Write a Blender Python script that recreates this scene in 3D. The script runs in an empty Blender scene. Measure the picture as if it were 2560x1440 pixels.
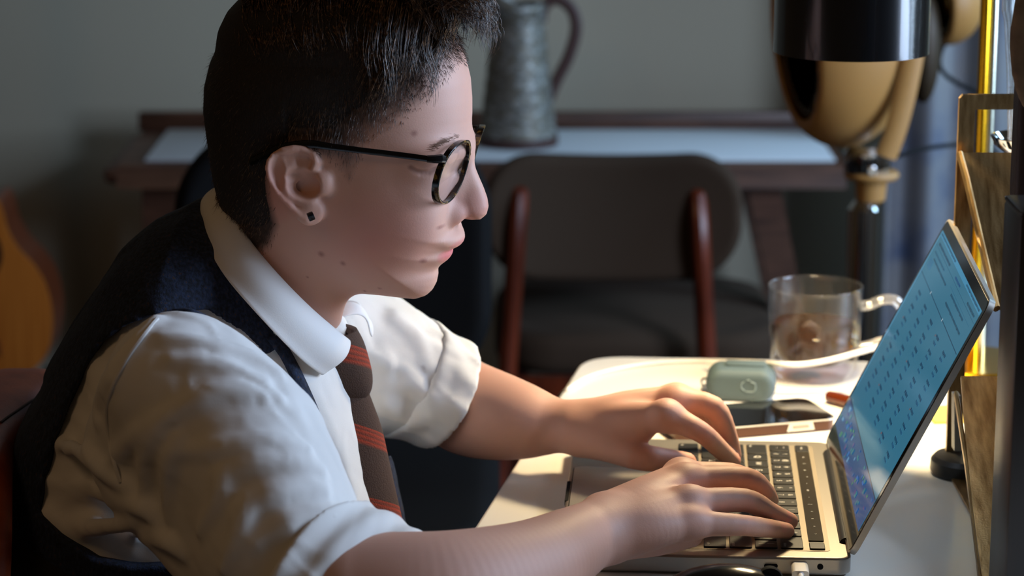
import bpy, bmesh, math, random
import numpy as np
from mathutils import Vector, Matrix
R = math.radians
rng = np.random.default_rng(7)
random.seed(7)

# ------------------------------------------------------------------ camera, world, lights, exposure
FPX, PITCH, CAMZ = 6600.0, R(12.8), 1.367
SC = bpy.context.scene
cam = bpy.data.cameras.new('camera')
camo = bpy.data.objects.new('camera', cam)
SC.collection.objects.link(camo)
SC.camera = camo
camo.location = (0, 0, CAMZ)
camo.rotation_euler = (R(90) - PITCH, 0, 0)
cam.sensor_width = 36.0
cam.lens = FPX * 36.0 / 2560.0
cam.clip_start = 0.05
cam.dof.use_dof = True
cam.dof.focus_distance = 1.93
cam.dof.aperture_fstop = 6.5
SC.view_settings.view_transform = 'Standard'
SC.view_settings.look = 'None'
SC.view_settings.gamma = 1.0
SC.view_settings.exposure = 0.0
try:
    SC.view_settings.use_curve_mapping = False
except Exception:
    pass
world = bpy.data.worlds.new('world')
SC.world = world
world.use_nodes = True
world.node_tree.nodes['Background'].inputs[0].default_value = (1.0, 0.66, 0.36, 1)
world.node_tree.nodes['Background'].inputs[1].default_value = 0.03

def area_light(name, loc, target, sx, sy, col, power, spread=180):
    l = bpy.data.lights.new(name, 'AREA')
    l.shape = 'RECTANGLE'
    l.size, l.size_y = sx, sy
    l.color = col
    l.energy = power
    l.spread = R(spread)
    o = bpy.data.objects.new(name, l)
    SC.collection.objects.link(o)
    o.location = loc
    o.rotation_euler = (Vector(target) - Vector(loc)).to_track_quat('-Z', 'Y').to_euler()
    return o
# cool daylight through the tall window in the wall on the right
area_light('window_daylight', (1.66, 1.92, 1.42), (-0.1, 1.95, 0.98), 0.75, 1.15, (0.57, 0.73, 1.0), 62.0)
# a second, smaller window further back
area_light('far_window_daylight', (1.70, 3.35, 1.62), (-0.2, 3.62, 0.80), 0.52, 0.9, (0.44, 0.71, 1.0), 20.0)
# weak warm fill light added on the camera side, no fixture of its own
area_light('warm_fill_light', (-1.2, 0.6, 2.4), (-0.2, 2.2, 0.9), 0.5, 0.5, (1.0, 0.60, 0.30), 2.5)

# ------------------------------------------------------------------ picture-to-room helpers
SP, CP = math.sin(PITCH), math.cos(PITCH)
CAM = np.array([0.0, 0.0, CAMZ])
def ray(px, py):
    X, Y = (px - 1280.0) / FPX, (720.0 - py) / FPX
    return np.array([X, CP + Y * SP, -SP + Y * CP])
def PY(px, py, y):
    d = ray(px, py)
    return CAM + d * (y / d[1])
def PZ(px, py, z):
    d = ray(px, py)
    return CAM + d * ((z - CAMZ) / d[2])

# ------------------------------------------------------------------ materials
def lin(c):
    c = c / 255.0
    return c / 12.92 if c <= 0.04045 else ((c + 0.055) / 1.055) ** 2.4
def rgb(r, g, b):
    return (lin(r), lin(g), lin(b), 1.0)
class Mat:
    def __init__(s, name, col=(0.5, 0.5, 0.5, 1), rough=0.5, metal=0.0, **kw):
        s.m = bpy.data.materials.new(name)
        s.m.use_nodes = True
        s.nt = s.m.node_tree
        s.b = s.nt.nodes['Principled BSDF']
        s.set('Base Color', col); s.set('Roughness', rough); s.set('Metallic', metal)
        for k, v in kw.items():
            s.set(k.replace('_', ' '), v)
    def set(s, k, v):
        s.b.inputs[k].default_value = v
        return s
    def n(s, t, **kw):
        nd = s.nt.nodes.new(t)
        for k, v in kw.items():
            if hasattr(nd, k): setattr(nd, k, v)
            else: nd.inputs[k].default_value = v
        return nd
    def l(s, a, ao, b, bi):
        s.nt.links.new(a.outputs[ao], b.inputs[bi])
    def coord(s, out='Object', scale=(1, 1, 1), rot=(0, 0, 0)):
        tc = s.n('ShaderNodeTexCoord'); mp = s.n('ShaderNodeMapping')
        mp.inputs['Scale'].default_value = scale
        mp.inputs['Rotation'].default_value = rot
        s.l(tc, out, mp, 'Vector')
        return mp
    def ramp(s, src, so, stops):
        r = s.n('ShaderNodeValToRGB')
        el = r.color_ramp.elements
        while len(el) < len(stops): el.new(0.5)
        for e, (p, c) in zip(el, stops):
            e.position = p; e.color = c
        s.l(src, so, r, 'Fac')
        return r
    def noise_col(s, stops, scale=10, detail=4, out='Object', sc=(1, 1, 1)):
        mp = s.coord(out, sc)
        nz = s.n('ShaderNodeTexNoise'); nz.inputs['Scale'].default_value = scale; nz.inputs['Detail'].default_value = detail
        s.l(mp, 'Vector', nz, 'Vector')
        r = s.ramp(nz, 'Fac', stops)
        s.l(r, 'Color', s.b, 'Base Color')
        return s
    def bump(s, scale=200, strength=0.2, dist=0.001, detail=3, out='Object', sc=(1, 1, 1), kind='noise'):
        mp = s.coord(out, sc)
        if kind == 'noise':
            nz = s.n('ShaderNodeTexNoise'); nz.inputs['Scale'].default_value = scale; nz.inputs['Detail'].default_value = detail; o = 'Fac'
        else:
            nz = s.n('ShaderNodeTexWave'); nz.inputs['Scale'].default_value = scale; o = 'Fac'
        s.l(mp, 'Vector', nz, 'Vector')
        bp = s.n('ShaderNodeBump'); bp.inputs['Strength'].default_value = strength; bp.inputs['Distance'].default_value = dist
        s.l(nz, o, bp, 'Height')
        s.l(bp, 'Normal', s.b, 'Normal')
        return s
    def vcol(s, attr='Col', mult=None):
        a = s.n('ShaderNodeVertexColor'); a.layer_name = attr
        s.l(a, 'Color', s.b, 'Base Color')
        return s

# ------------------------------------------------------------------ objects
ORG = {}
def tag(o, label=None, cat=None, group=None, kind=None):
    if label: o['label'] = label
    if cat: o['category'] = cat
    if group: o['group'] = group
    if kind: o['kind'] = kind
    return o
def thing(name, label, cat, loc=(0, 0, 0), rot=(0, 0, 0), group=None):
    o = bpy.data.objects.new(name, None)
    o.empty_display_size = 0.02
    SC.collection.objects.link(o)
    o.location = loc; o.rotation_euler = rot
    ORG[o.name] = np.array(loc, float)
    return tag(o, label, cat, group)
def mesh_data(name, verts, faces, mat=None, smooth=True, cols=None, uvs=None):
    me = bpy.data.meshes.new(name)
    verts = np.asarray(verts, np.float32)
    if isinstance(faces, np.ndarray):
        nf, k = faces.shape
        me.vertices.add(len(verts)); me.vertices.foreach_set('co', verts.ravel())
        me.loops.add(nf * k); me.loops.foreach_set('vertex_index', faces.astype(np.int32).ravel())
        me.polygons.add(nf)
        me.polygons.foreach_set('loop_start', np.arange(0, nf * k, k, dtype=np.int32))
        me.polygons.foreach_set('loop_total', np.full(nf, k, np.int32))
        me.update(calc_edges=True)
    else:
        me.from_pydata([tuple(map(float, v)) for v in verts], [], [tuple(f) for f in faces])
    if len(me.polygons):
        me.polygons.foreach_set('use_smooth', np.full(len(me.polygons), bool(smooth)))
    if cols is not None:
        a = me.color_attributes.new('Col', 'FLOAT_COLOR', 'POINT')
        c = np.ones((len(verts), 4), np.float32); c[:, :3] = cols
        a.data.foreach_set('color', c.ravel())
    if uvs is not None:
        ul = me.uv_layers.new(name='UVMap')
        li = np.empty(len(me.loops), np.int32); me.loops.foreach_get('vertex_index', li)
        ul.data.foreach_set('uv', np.asarray(uvs, np.float32)[li].ravel())
    if mat is not None:
        me.materials.append(mat.m if isinstance(mat, Mat) else mat)
    me.validate()
    return me
def mk(name, verts, faces, mat, parent=None, smooth=True, local=False, cols=None, uvs=None):
    """link ONE mesh object; verts in room coordinates unless local"""
    verts = np.asarray(verts, float)
    if parent is not None and not local:
        verts = verts - ORG[parent.name]
    o = bpy.data.objects.new(name, mesh_data(name, verts, faces, mat, smooth, cols, uvs))
    SC.collection.objects.link(o)
    ORG[o.name] = np.zeros(3) if parent is None else ORG[parent.name].copy()
    if parent is not None: o.parent = parent
    return o
def instance(me, name, parent, loc=(0, 0, 0), rot=(0, 0, 0), scale=(1, 1, 1)):
    o = bpy.data.objects.new(name, me)
    SC.collection.objects.link(o)
    o.parent = parent
    o.location = loc; o.rotation_euler = rot; o.scale = scale
    ORG[o.name] = np.zeros(3)
    return o
def sharp(o, ang=35):
    o.data.polygons.foreach_set('use_smooth', np.full(len(o.data.polygons), True))
    me = o.data
    bm = bmesh.new(); bm.from_mesh(me)
    for e in bm.edges:
        e.smooth = not (len(e.link_faces) == 2 and e.calc_face_angle(0) > R(ang))
    bm.to_mesh(me); bm.free()
    return o

class MB:
    """collects shapes into one mesh"""
    def __init__(s): s.v = []; s.f = []
    def add(s, v, f):
        k = len(s.v)
        s.v += [tuple(map(float, p)) for p in v]
        s.f += [tuple(int(i) + k for i in q) for q in f]
        return s
    def box(s, c, d, rot=None, bev=0.0):
        bm = bmesh.new(); bmesh.ops.create_cube(bm, size=1)
        for v in bm.verts: v.co = Vector((v.co.x * d[0], v.co.y * d[1], v.co.z * d[2]))
        if bev: bmesh.ops.bevel(bm, geom=bm.edges[:], offset=bev, segments=2, affect='EDGES', profile=0.5)
        M = rot if rot is not None else Matrix.Identity(3)
        vs = [M @ v.co + Vector(c) for v in bm.verts]
        bm.verts.index_update()
        fs = [[v.index for v in f.verts] for f in bm.faces]
        bm.free()
        return s.add(vs, fs)
    def tube(s, pts, r, n=10, cap=True, flat=(1, 1)):
        pts = [np.asarray(p, float) for p in pts]
        rs = r if hasattr(r, '__len__') else [r] * len(pts)
        V = []; Fc = []
        up = None
        for i, p in enumerate(pts):
            t = pts[min(i + 1, len(pts) - 1)] - pts[max(i - 1, 0)]
            t = t / (np.linalg.norm(t) + 1e-12)
            if up is None:
                a = np.array([0, 0, 1.0]) if abs(t[2]) < 0.9 else np.array([0, 1.0, 0])
                up = np.cross(np.cross(t, a), t)
            up = up - t * np.dot(up, t); up /= np.linalg.norm(up) + 1e-12
            sd = np.cross(t, up)
            for k in range(n):
                a = 2 * math.pi * k / n
                V.append(p + rs[i] * (math.cos(a) * up * flat[0] + math.sin(a) * sd * flat[1]))
        m = len(pts)
        for i in range(m - 1):
            for k in range(n):
                Fc.append((i * n + k, i * n + (k + 1) % n, (i + 1) * n + (k + 1) % n, (i + 1) * n + k))
        if cap:
            Fc.append(tuple(range(n))[::-1]); Fc.append(tuple((m - 1) * n + k for k in range(n)))
        return s.add(V, Fc)
    def lathe(s, prof, c=(0, 0, 0), n=48, axis=None, close=False):
        """prof: (r, h) pairs about the z axis (or about `axis`)"""
        M = Matrix.Identity(3) if axis is None else Vector((0, 0, 1)).rotation_difference(Vector(axis)).to_matrix()
        V = []; Fc = []
        for r, h in prof:
            for k in range(n):
                a = 2 * math.pi * k / n
                V.append(M @ Vector((r * math.cos(a), r * math.sin(a), h)) + Vector(c))
        m = len(prof)
        for i in range(m - 1 + (1 if close else 0)):
            j = (i + 1) % m
            for k in range(n):
                Fc.append((i * n + k, i * n + (k + 1) % n, j * n + (k + 1) % n, j * n + k))
        if not close:
            if prof[0][0] > 1e-6: Fc.append(tuple(range(n))[::-1])
            if prof[-1][0] > 1e-6: Fc.append(tuple((m - 1) * n + k for k in range(n)))
        return s.add(V, Fc)
    def prism(s, poly, fn, t0, t1):
        """poly of 2D points; fn(a, b, t) gives the 3D point"""
        n = len(poly)
        V = [fn(a, b, t0) for a, b in poly] + [fn(a, b, t1) for a, b in poly]
        Fc = [tuple(range(n))[::-1], tuple(range(n, 2 * n))]
        Fc += [(i, (i + 1) % n, n + (i + 1) % n, n + i) for i in range(n)]
        return s.add(V, Fc)
    def grid(s, P):
        P = np.asarray(P, float); a, b = P.shape[:2]
        Fc = [(i * b + j, i * b + j + 1, (i + 1) * b + j + 1, (i + 1) * b + j) for i in range(a - 1) for j in range(b - 1)]
        return s.add(P.reshape(-1, 3), Fc)
    def build(s, name, mat, parent=None, smooth=None, local=False, ang=35):
        o = mk(name, s.v, s.f, mat, parent, True if smooth is None else smooth, local)
        bm = bmesh.new(); bm.from_mesh(o.data)
        bmesh.ops.remove_doubles(bm, verts=bm.verts[:], dist=1e-6)
        bmesh.ops.recalc_face_normals(bm, faces=bm.faces[:])
        if smooth is None:
            for f in bm.faces: f.smooth = True
            for e in bm.edges: e.smooth = not (len(e.link_faces) == 2 and e.calc_face_angle(0) > R(ang))
        bm.to_mesh(o.data); bm.free()
        return o
def rrect(w, h, r, n=6, cx=0, cy=0):
    pts = []
    for qx, qy, a0 in ((1, 1, 0), (-1, 1, 90), (-1, -1, 180), (1, -1, 270)):
        for k in range(n + 1):
            a = R(a0 + 90 * k / n)
            pts.append((cx + qx * (w / 2 - r) + r * math.cos(a), cy + qy * (h / 2 - r) + r * math.sin(a)))
    return pts
def catmull(pts, n=8, closed=False):
    pts = [np.asarray(p, float) for p in pts]
    out = []
    m = len(pts)
    for i in range(m if closed else m - 1):
        p0 = pts[(i - 1) % m] if (closed or i > 0) else pts[0]
        p1 = pts[i]; p2 = pts[(i + 1) % m]
        p3 = pts[(i + 2) % m] if (closed or i + 2 < m) else pts[m - 1]
        for k in range(n):
            t = k / n
            out.append(0.5 * (2 * p1 + (p2 - p0) * t + (2 * p0 - 5 * p1 + 4 * p2 - p3) * t * t + (3 * p1 - p0 - 3 * p2 + p3) * t ** 3))
    if not closed: out.append(pts[-1])
    return out

# ------------------------------------------------------------------ implicit surfaces
def smin(a, b, k):
    h = np.maximum(k - np.abs(a - b), 0) / k
    return np.minimum(a, b) - h * h * k * 0.25
def smax(a, b, k):
    return -smin(-a, -b, k)
def rcone(p, a, b, ra, rb):
    a = np.asarray(a, np.float32); ba = np.asarray(b, np.float32) - a
    pa = p - a
    t = np.clip((pa @ ba) / max(float(ba @ ba), 1e-12), 0, 1)
    return np.linalg.norm(pa - t[..., None] * ba, axis=-1) - (ra + t * (rb - ra))
def chain(p, pts, rs, k=0.0):
    d = None
    for i in range(len(pts) - 1):
        e = rcone(p, pts[i], pts[i + 1], rs[i], rs[i + 1])
        d = e if d is None else (smin(d, e, k) if k > 0 else np.minimum(d, e))
    return d
def ellip(p, c, r, M=None):
    q = p - np.asarray(c, np.float32)
    if M is not None: q = q @ np.asarray(M, np.float32)
    r = np.asarray(r, np.float32)
    k0 = np.linalg.norm(q / r, axis=-1); k1 = np.linalg.norm(q / (r * r), axis=-1)
    return k0 * (k0 - 1.0) / np.maximum(k1, 1e-9)
def poly_sdf(A, B, poly):
    """signed distance of 2D points (A, B) to a closed polygon"""
    P = np.asarray(poly, np.float32)
    d = np.full(A.shape, 1e9, np.float32); s = np.ones(A.shape, np.float32)
    n = len(P)
    for i in range(n):
        a, b = P[i], P[i - 1]
        ex, ey = b - a
        wx, wy = A - a[0], B - a[1]
        t = np.clip((wx * ex + wy * ey) / max(ex * ex + ey * ey, 1e-12), 0, 1)
        d = np.minimum(d, (wx - ex * t) ** 2 + (wy - ey * t) ** 2)
        c1 = B >= a[1]; c2 = B < b[1]; c3 = ex * wy > ey * wx
        flip = (c1 & c2 & c3) | (~c1 & ~c2 & ~c3)
        s = np.where(flip, -s, s)
    return s * np.sqrt(d)
def gfield(A, B, ctrl, sig):
    num = np.zeros(A.shape, np.float32); den = np.full(A.shape, 1e-9, np.float32)
    for a, b, v in ctrl:
        w = np.exp(-((A - a) ** 2 + (B - b) ** 2) / (2 * sig * sig)) + 1e-7 / (((A - a) ** 2 + (B - b) ** 2) / (sig * sig) + 1)
        num += w * v; den += w
    return num / den
def gridpts(lo, hi, h):
    ax = [np.arange(lo[i], hi[i] + h, h, dtype=np.float32) for i in range(3)]
    return ax, np.stack(np.meshgrid(*ax, indexing='ij'), -1)
def nets(vol, lo, h):
    """surface nets: the zero level of vol as quads"""
    S = vol < 0
    nx, ny, nz = vol.shape
    c = np.zeros((nx - 1, ny - 1, nz - 1), np.int8)
    offs = [(i, j, k) for i in (0, 1) for j in (0, 1) for k in (0, 1)]
    for i, j, k in offs:
        c += S[i:nx - 1 + i, j:ny - 1 + j, k:nz - 1 + k]
    act = (c > 0) & (c < 8)
    ids = np.full(act.shape, -1, np.int64)
    cell = np.argwhere(act)
    ids[act] = np.arange(len(cell))
    acc = np.zeros((len(cell), 3)); cnt = np.zeros(len(cell))
    val = {o: vol[cell[:, 0] + o[0], cell[:, 1] + o[1], cell[:, 2] + o[2]].astype(np.float64) for o in offs}
    for o in offs:
        for ax in range(3):
            if o[ax]: continue
            q = list(o); q[ax] = 1; q = tuple(q)
            a, b = val[o], val[q]
            m = (a < 0) != (b < 0)
            t = np.where(m, a / np.where(m, a - b, 1), 0)
            pt = np.repeat(np.array([o], float), len(cell), 0); pt[:, ax] += t
            acc[m] += pt[m]; cnt += m
    V = np.asarray(lo) + (cell + acc / cnt[:, None]) * h
    Q = []
    for ax in range(3):
        s0 = [slice(None)] * 3; s1 = [slice(None)] * 3
        s0[ax] = slice(0, -1); s1[ax] = slice(1, None)
        x = S[tuple(s0)] != S[tuple(s1)]
        a1, a2 = [(1, 2), (2, 0), (0, 1)][ax]
        e = np.argwhere(x)
        ok = (e[:, a1] > 0) & (e[:, a2] > 0) & (e[:, a1] < vol.shape[a1] - 1) & (e[:, a2] < vol.shape[a2] - 1)
        e = e[ok]
        def cid(d1, d2):
            q = e.copy(); q[:, a1] -= d1; q[:, a2] -= d2
            return ids[q[:, 0], q[:, 1], q[:, 2]]
        quad = np.stack([cid(1, 1), cid(0, 1), cid(0, 0), cid(1, 0)], 1)
        inside = S[e[:, 0], e[:, 1], e[:, 2]]
        quad[~inside] = quad[~inside][:, ::-1]
        Q.append(quad)
    return V, np.concatenate(Q)
def field_mesh(fn, lo, hi, h, st=4):
    """surface of fn < 0 in a box; evaluated coarsely first, then finely only near the surface"""
    lo = np.asarray(lo, float); n = [int(math.ceil((hi[i] - lo[i]) / h / st)) for i in range(3)]
    cx = [(lo[i] + np.arange(n[i] + 1) * h * st).astype(np.float32) for i in range(3)]
    PC = np.stack(np.meshgrid(*cx, indexing='ij'), -1).reshape(-1, 3)
    C = fn(PC).reshape([k + 1 for k in n])
    near = np.abs(C) < h * st * 2.6
    vol = np.repeat(np.repeat(np.repeat(C[:-1, :-1, :-1], st, 0), st, 1), st, 2).astype(np.float32)
    act = near.copy()
    for ax in range(3):
        a = act.copy()
        sl0 = [slice(None)] * 3; sl1 = [slice(None)] * 3
        sl0[ax] = slice(0, -1); sl1[ax] = slice(1, None)
        a[tuple(sl0)] |= act[tuple(sl1)]; a[tuple(sl1)] |= act[tuple(sl0)]
        act = a
    A = np.repeat(np.repeat(np.repeat(act[:-1, :-1, :-1], st, 0), st, 1), st, 2)
    idx = np.argwhere(A)
    for i in range(0, len(idx), 400000):
        q = idx[i:i + 400000]
        vol[q[:, 0], q[:, 1], q[:, 2]] = fn((lo + q * h).astype(np.float32))
    return nets(vol, lo, h)
def hit(fn, px, py, y0=1.3, n=70):
    """march the view ray of a picture point to the surface fn"""
    d = ray(px, py); d = d / np.linalg.norm(d)
    t = y0 / d[1]
    for _ in range(n):
        s = float(fn((CAM + d * t)[None].astype(np.float32))[0])
        if s < 2e-4: break
        t += max(s * 0.8, 2e-4)
        if t > 4: return None
    return CAM + d * t
# ================================================================== room
def struct(o): o['kind'] = 'structure'; return o
M_wall = Mat('grey_plaster', rgb(168, 160, 140), 0.9); M_wall.bump(60, .05, .002)
M_floor = Mat('dark_floorboards', rough=0.7); M_floor.set('Specular IOR Level', .25)
M_floor.noise_col([(.3, rgb(22, 14, 10)), (.7, rgb(40, 26, 18))], 6, 5, 'Object', (1, 8, 1))
M_white = Mat('white_paint', rgb(196, 194, 186), 0.6)
WY = 4.12
struct(MB().box((-.2, WY + .06, 1.35), (5.0, .12, 2.7)).build('wall_back', M_wall))
fl = thing('floor', None, None); fl['kind'] = 'structure'
fb = MB().box((0, 0, 0), (.148, 2.4, .02), None, .002)
fb0 = fb.build('board', M_floor, fl, local=True); fb0.location = (-1.9, 1.8, -.012)
for k in range(1, 56):
    i, j = divmod(k, 2)
    instance(fb0.data, 'board', fl, (-1.9 + .15 * i, 1.8 + 2.41 * j, -.012 - .0012 * (k % 3)))
struct(MB().box((0, 2.0, -.04), (5.2, 5.6, .03)).build('floor_base', Mat('subfloor', rgb(20, 15, 12), .9)))
b_ = MB(); b_.box((-.2, WY - .008, .06), (5.0, .016, .12), None, .003)
struct(b_.build('baseboard_back', M_white))
# right wall with the window the daylight comes through
RX = 1.75
for nm, c, d in (('wall_right', (RX + .06, 2.0, .36), (.12, 4.3, .72)), ('wall_right_upper', (RX + .06, 2.0, 2.40), (.12, 4.3, .62)),
                 ('wall_right_pier', (RX + .06, 2.80, 1.405), (.12, .54, 1.37)), ('wall_right_far', (RX + .06, 3.90, 1.405), (.12, .48, 1.37)), ('wall_right_near', (RX + .06, .62, 1.405), (.12, 1.5, 1.37))):
    struct(MB().box(c, d).build(nm, M_wall))
wf = MB()
for y in (1.395, 2.505): wf.box((RX + .03, y, 1.405), (.05, .05, 1.37), None, .004)
for z in (.745, 2.065): wf.box((RX + .03, 1.95, z), (.05, 1.16, .05), None, .004)
struct(wf.build('window_1', M_white))
wf = MB()
for y in (3.09, 3.64): wf.box((RX + .03, y, 1.405), (.05, .04, 1.37), None, .004)
for z in (.745, 2.065): wf.box((RX + .03, 3.365, z), (.05, .59, .05), None, .004)
struct(wf.build('window_2', M_white))

# console desk against the back wall
M_wood = Mat('walnut', rough=0.42)
M_wood.noise_col([(.3, rgb(58, 36, 26)), (.6, rgb(92, 60, 44)), (.8, rgb(70, 44, 32))], 9, 6, 'Object', (1, 9, 9))
DZ = .705
dl, dr = PZ(236, 465, DZ - .012), PZ(2115, 470, DZ - .012)
yf = PZ(1500, 412, DZ)[1]
desk = thing('console_desk', 'long dark walnut console desk along the back wall under the jug', 'desk', ((dl[0] + dr[0]) / 2, yf, 0))
xl, xr = PY(238, 460, yf)[0], PY(2116, 460, yf)[0]
dd = MB()
pf = [(-.004, 0), (.0, .012), (.010, .030), (.022, .034), (.30, .034), (.30, 0), (.022, -.004)]
dd.prism([(a, b) for a, b in pf], lambda a, b, t: np.array([t, yf + a, DZ - .034 + b]), xl + .03, xr)
dd.box((xl + .025, yf + .15, DZ - .018), (.03, .29, .026), None, .010)
dd.build('top', M_wood, desk)
MB().box(((xl + xr) / 2 + .02, yf + .315, DZ + .012), (xr - xl, .02, .030), None, .004).build('back_rail', M_wood, desk)
rl = MB()
for (a, b, s) in ((342, 440, -1), (1890, 1985, 1)):
    for q in (0, 1):
        yy = yf + .045 + .21 * q
        t0, t1 = PY((a + b) / 2 - 25 * (s > 0), 480, yf)[0], PY((a + b) / 2 + (22 if s > 0 else 0), 700, yf)[0]
        sl = (t1 - t0) / .12
        MB().prism([(-.024, 0), (.024, 0), (.016, -.67), (-.016, -.67)], lambda x, z, t: np.array([t0 - sl * z * .9 + x, t, DZ - .034 + z]), yy - .02, yy + .02).build('leg', M_wood, desk)
MB().box(((xl + xr) / 2, yf + .06, DZ - .07), (xr - xl - .32, .02, .07), None, .003).build('apron', M_wood, desk)
M_paper = Mat('white_paper', rgb(190, 196, 200), .75)
pw = PZ(350, 408, DZ)[0]
rn = MB().box(((pw + xr) / 2 - .004, yf + .152, DZ + .0025), (xr - pw - .02, .262, .004), None, .001).build('desk_runner', Mat('pale_linen', rgb(206, 212, 216), .9))
tag(rn, 'long pale runner cloth lying along the top of the console desk', 'cloth')

# galvanised jug
M_galv = Mat('galvanised_zinc', rough=0.5, metal=.4)
M_galv.noise_col([(.28, rgb(70, 66, 58)), (.42, rgb(128, 122, 108)), (.52, rgb(92, 90, 84)), (.62, rgb(160, 160, 154)), (.75, rgb(110, 104, 90))], 70, 5, 'Object', (1, 1, 1.8))
M_jugw = Mat('rusty_brown_iron', rgb(66, 40, 34), 0.55)
jy = yf + .15
jc = PY(1290, 365, jy); jz = DZ + .0045
jr = (PY(1392, 350, jy)[0] - PY(1198, 350, jy)[0]) / 2
jx = (PY(1392, 350, jy)[0] + PY(1198, 350, jy)[0]) / 2
jug = thing('jug', 'tall tapered galvanised metal jug with brown loop handle on the console desk', 'jug', (jx, jy, jz))
zt = PY(1290, 40, jy)[2] - jz
prof = [(jr * .98, 0), (jr * 1.0, .003)]
for k in range(22):
    t = k / 21; prof.append((jr * (1.0 - .34 * t) + .0008 * math.sin(k * 2.2), .012 + (zt - .012) * t))
prof += [(jr * .64, zt - .004), (jr * .62, zt - .02), (jr * .92, .02), (0.0, .016)]
MB().lathe(prof, (jx, jy, jz), 44).build('body', M_galv, jug)
MB().lathe([(jr * 1.03, 0), (jr * 1.045, .006), (jr * 1.03, .014), (jr * .99, .0145), (jr * .99, 0)], (jx, jy, jz), 44, close=True).build('base_band', M_jugw, jug)
MB().lathe([(jr * .675, zt - .010), (jr * .70, zt - .004), (jr * .675, zt + .004)], (jx, jy, jz), 44, close=False).build('rim_band', M_galv, jug)
sp = MB(); P = []
for k in range(25):
    a = 2 * math.pi * k / 24; lip = max(0, -math.cos(a)) ** 2
    P.append([np.array([jx + jr * .66 * math.cos(a), jy + jr * .66 * math.sin(a), jz + zt]),
              np.array([jx + jr * (.68 + .25 * lip) * math.cos(a), jy + jr * (.66) * math.sin(a), jz + zt + .012 + .022 * lip]),
              np.array([jx + jr * (.72 + .75 * lip) * math.cos(a), jy + jr * (.62) * math.sin(a), jz + zt + .020 + .055 * lip])])
so_ = sp.grid(P).build('spout', M_galv, jug); sd = so_.modifiers.new('thick', 'SOLIDIFY'); sd.thickness = .0015
hp = [PY(a, b, jy) for a, b in ((1352, 55), (1358, 22), (1378, 0), (1405, 2), (1432, 28), (1440, 75), (1422, 140), (1392, 200), (1368, 255), (1356, 285))]
MB().tube(catmull(hp, 6), .0062, 10, flat=(.55, 1.5)).build('handle', M_jugw, jug)

# upholstered chair pulled out in front of the desk
M_up = Mat('taupe_upholstery', rgb(56, 38, 20), 0.9); M_up.bump(500, .3, .001)
M_teak = Mat('reddish_teak', rough=0.3)
M_teak.noise_col([(.3, rgb(66, 24, 12)), (.7, rgb(112, 46, 24))], 10, 5, 'Object', (6, 6, 1))
cyb = yf - .16
def CP_(a, b, y=cyb): return PY(a, b, y)
c0 = CP_(1532, 556)
chair = thing('dining_chair', 'padded taupe dining chair with reddish wooden posts in front of the console desk', 'chair', (c0[0], cyb, 0))
def backfield(p):
    hw = (CP_(1856, 550)[0] - CP_(1208, 550)[0]) / 2; zc, hz = c0[2], (CP_(1500, 392)[2] - CP_(1500, 706)[2]) / 2
    x = p[:, 0] - c0[0]; z = p[:, 2] - zc; y = p[:, 1] - (cyb + .20 * (z - 0) * .35 - 0.9 * x * x + .03)
    zz = z - .012 * (x / hw) ** 2
    k = .075
    qx = np.maximum(np.abs(x) - hw + k, 0); qz = np.maximum(np.abs(zz) - hz + k, 0)
    d2 = np.hypot(qx, qz) - k
    d = np.hypot(np.maximum(d2 + .014, 0), np.maximum(np.abs(y) - .004, 0)) - .014
    return d
v_, q_ = field_mesh(backfield, [c0[0] - .24, cyb - .10, c0[2] - .14], [c0[0] + .24, cyb + .16, c0[2] + .14], .004)
mk('backrest', v_, q_, M_up, chair)
sz = .455
sc = CP_(1555, 850); scx = PY(1580, 850, cyb + .1)[0]
def seatfield(p):
    x = p[:, 0] - scx - .01; y = p[:, 1] - (cyb + .235); z = p[:, 2] - sz
    k = .09
    d2 = np.hypot(np.maximum(np.abs(x) - .205 + k, 0), np.maximum(np.abs(y) - .20 + k, 0)) - k
    z = z + .02 * (1 - np.clip((np.hypot(x, y) / .2), 0, 1) ** 2) * -1
    return np.hypot(np.maximum(d2 + .022, 0), np.maximum(np.abs(z) - .008, 0)) - .022
v_, q_ = field_mesh(seatfield, [scx - .24, cyb - .02, sz - .07], [scx + .26, cyb + .49, sz + .08], .005)
mk('seat', v_, q_, M_up, chair)
for a, b in (((1298, 500), (1268, 930)), ((1745, 510), (1768, 930))):
    p0, p1 = CP_(*a), CP_(*b)
    d = (p1 - p0) / (p0[2] - p1[2])
    fp = p0 + d * (p0[2]) * 1.0; fp[2] = .0
    pts = [p0 + [0, .016, .008], p0 + [0, .004, .004], p0 * .75 + p1 * .25 + [0, -.012, 0], p1 + [0, -.01, 0], fp + [0, -.05, 0]]
    MB().tube(catmull(pts, 5), [.004, .009] + [.0135] * 15 + [.012] * 4, 10).build('back_post', M_teak, chair)
for sx in (-1, 1):
    MB().tube([(scx + .01 + sx * .165, cyb + .40, sz - .02), (scx + .01 + sx * .18, cyb + .42, .0)], [.016, .011], 10).build('leg', M_teak, chair)
for q, (yy, zz) in enumerate(((.035, sz - .05), (.40, sz - .05))):
    MB().box((scx, cyb + yy, zz), (.33, .018, .045), None, .004).build('seat_rail', M_teak, chair)

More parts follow.
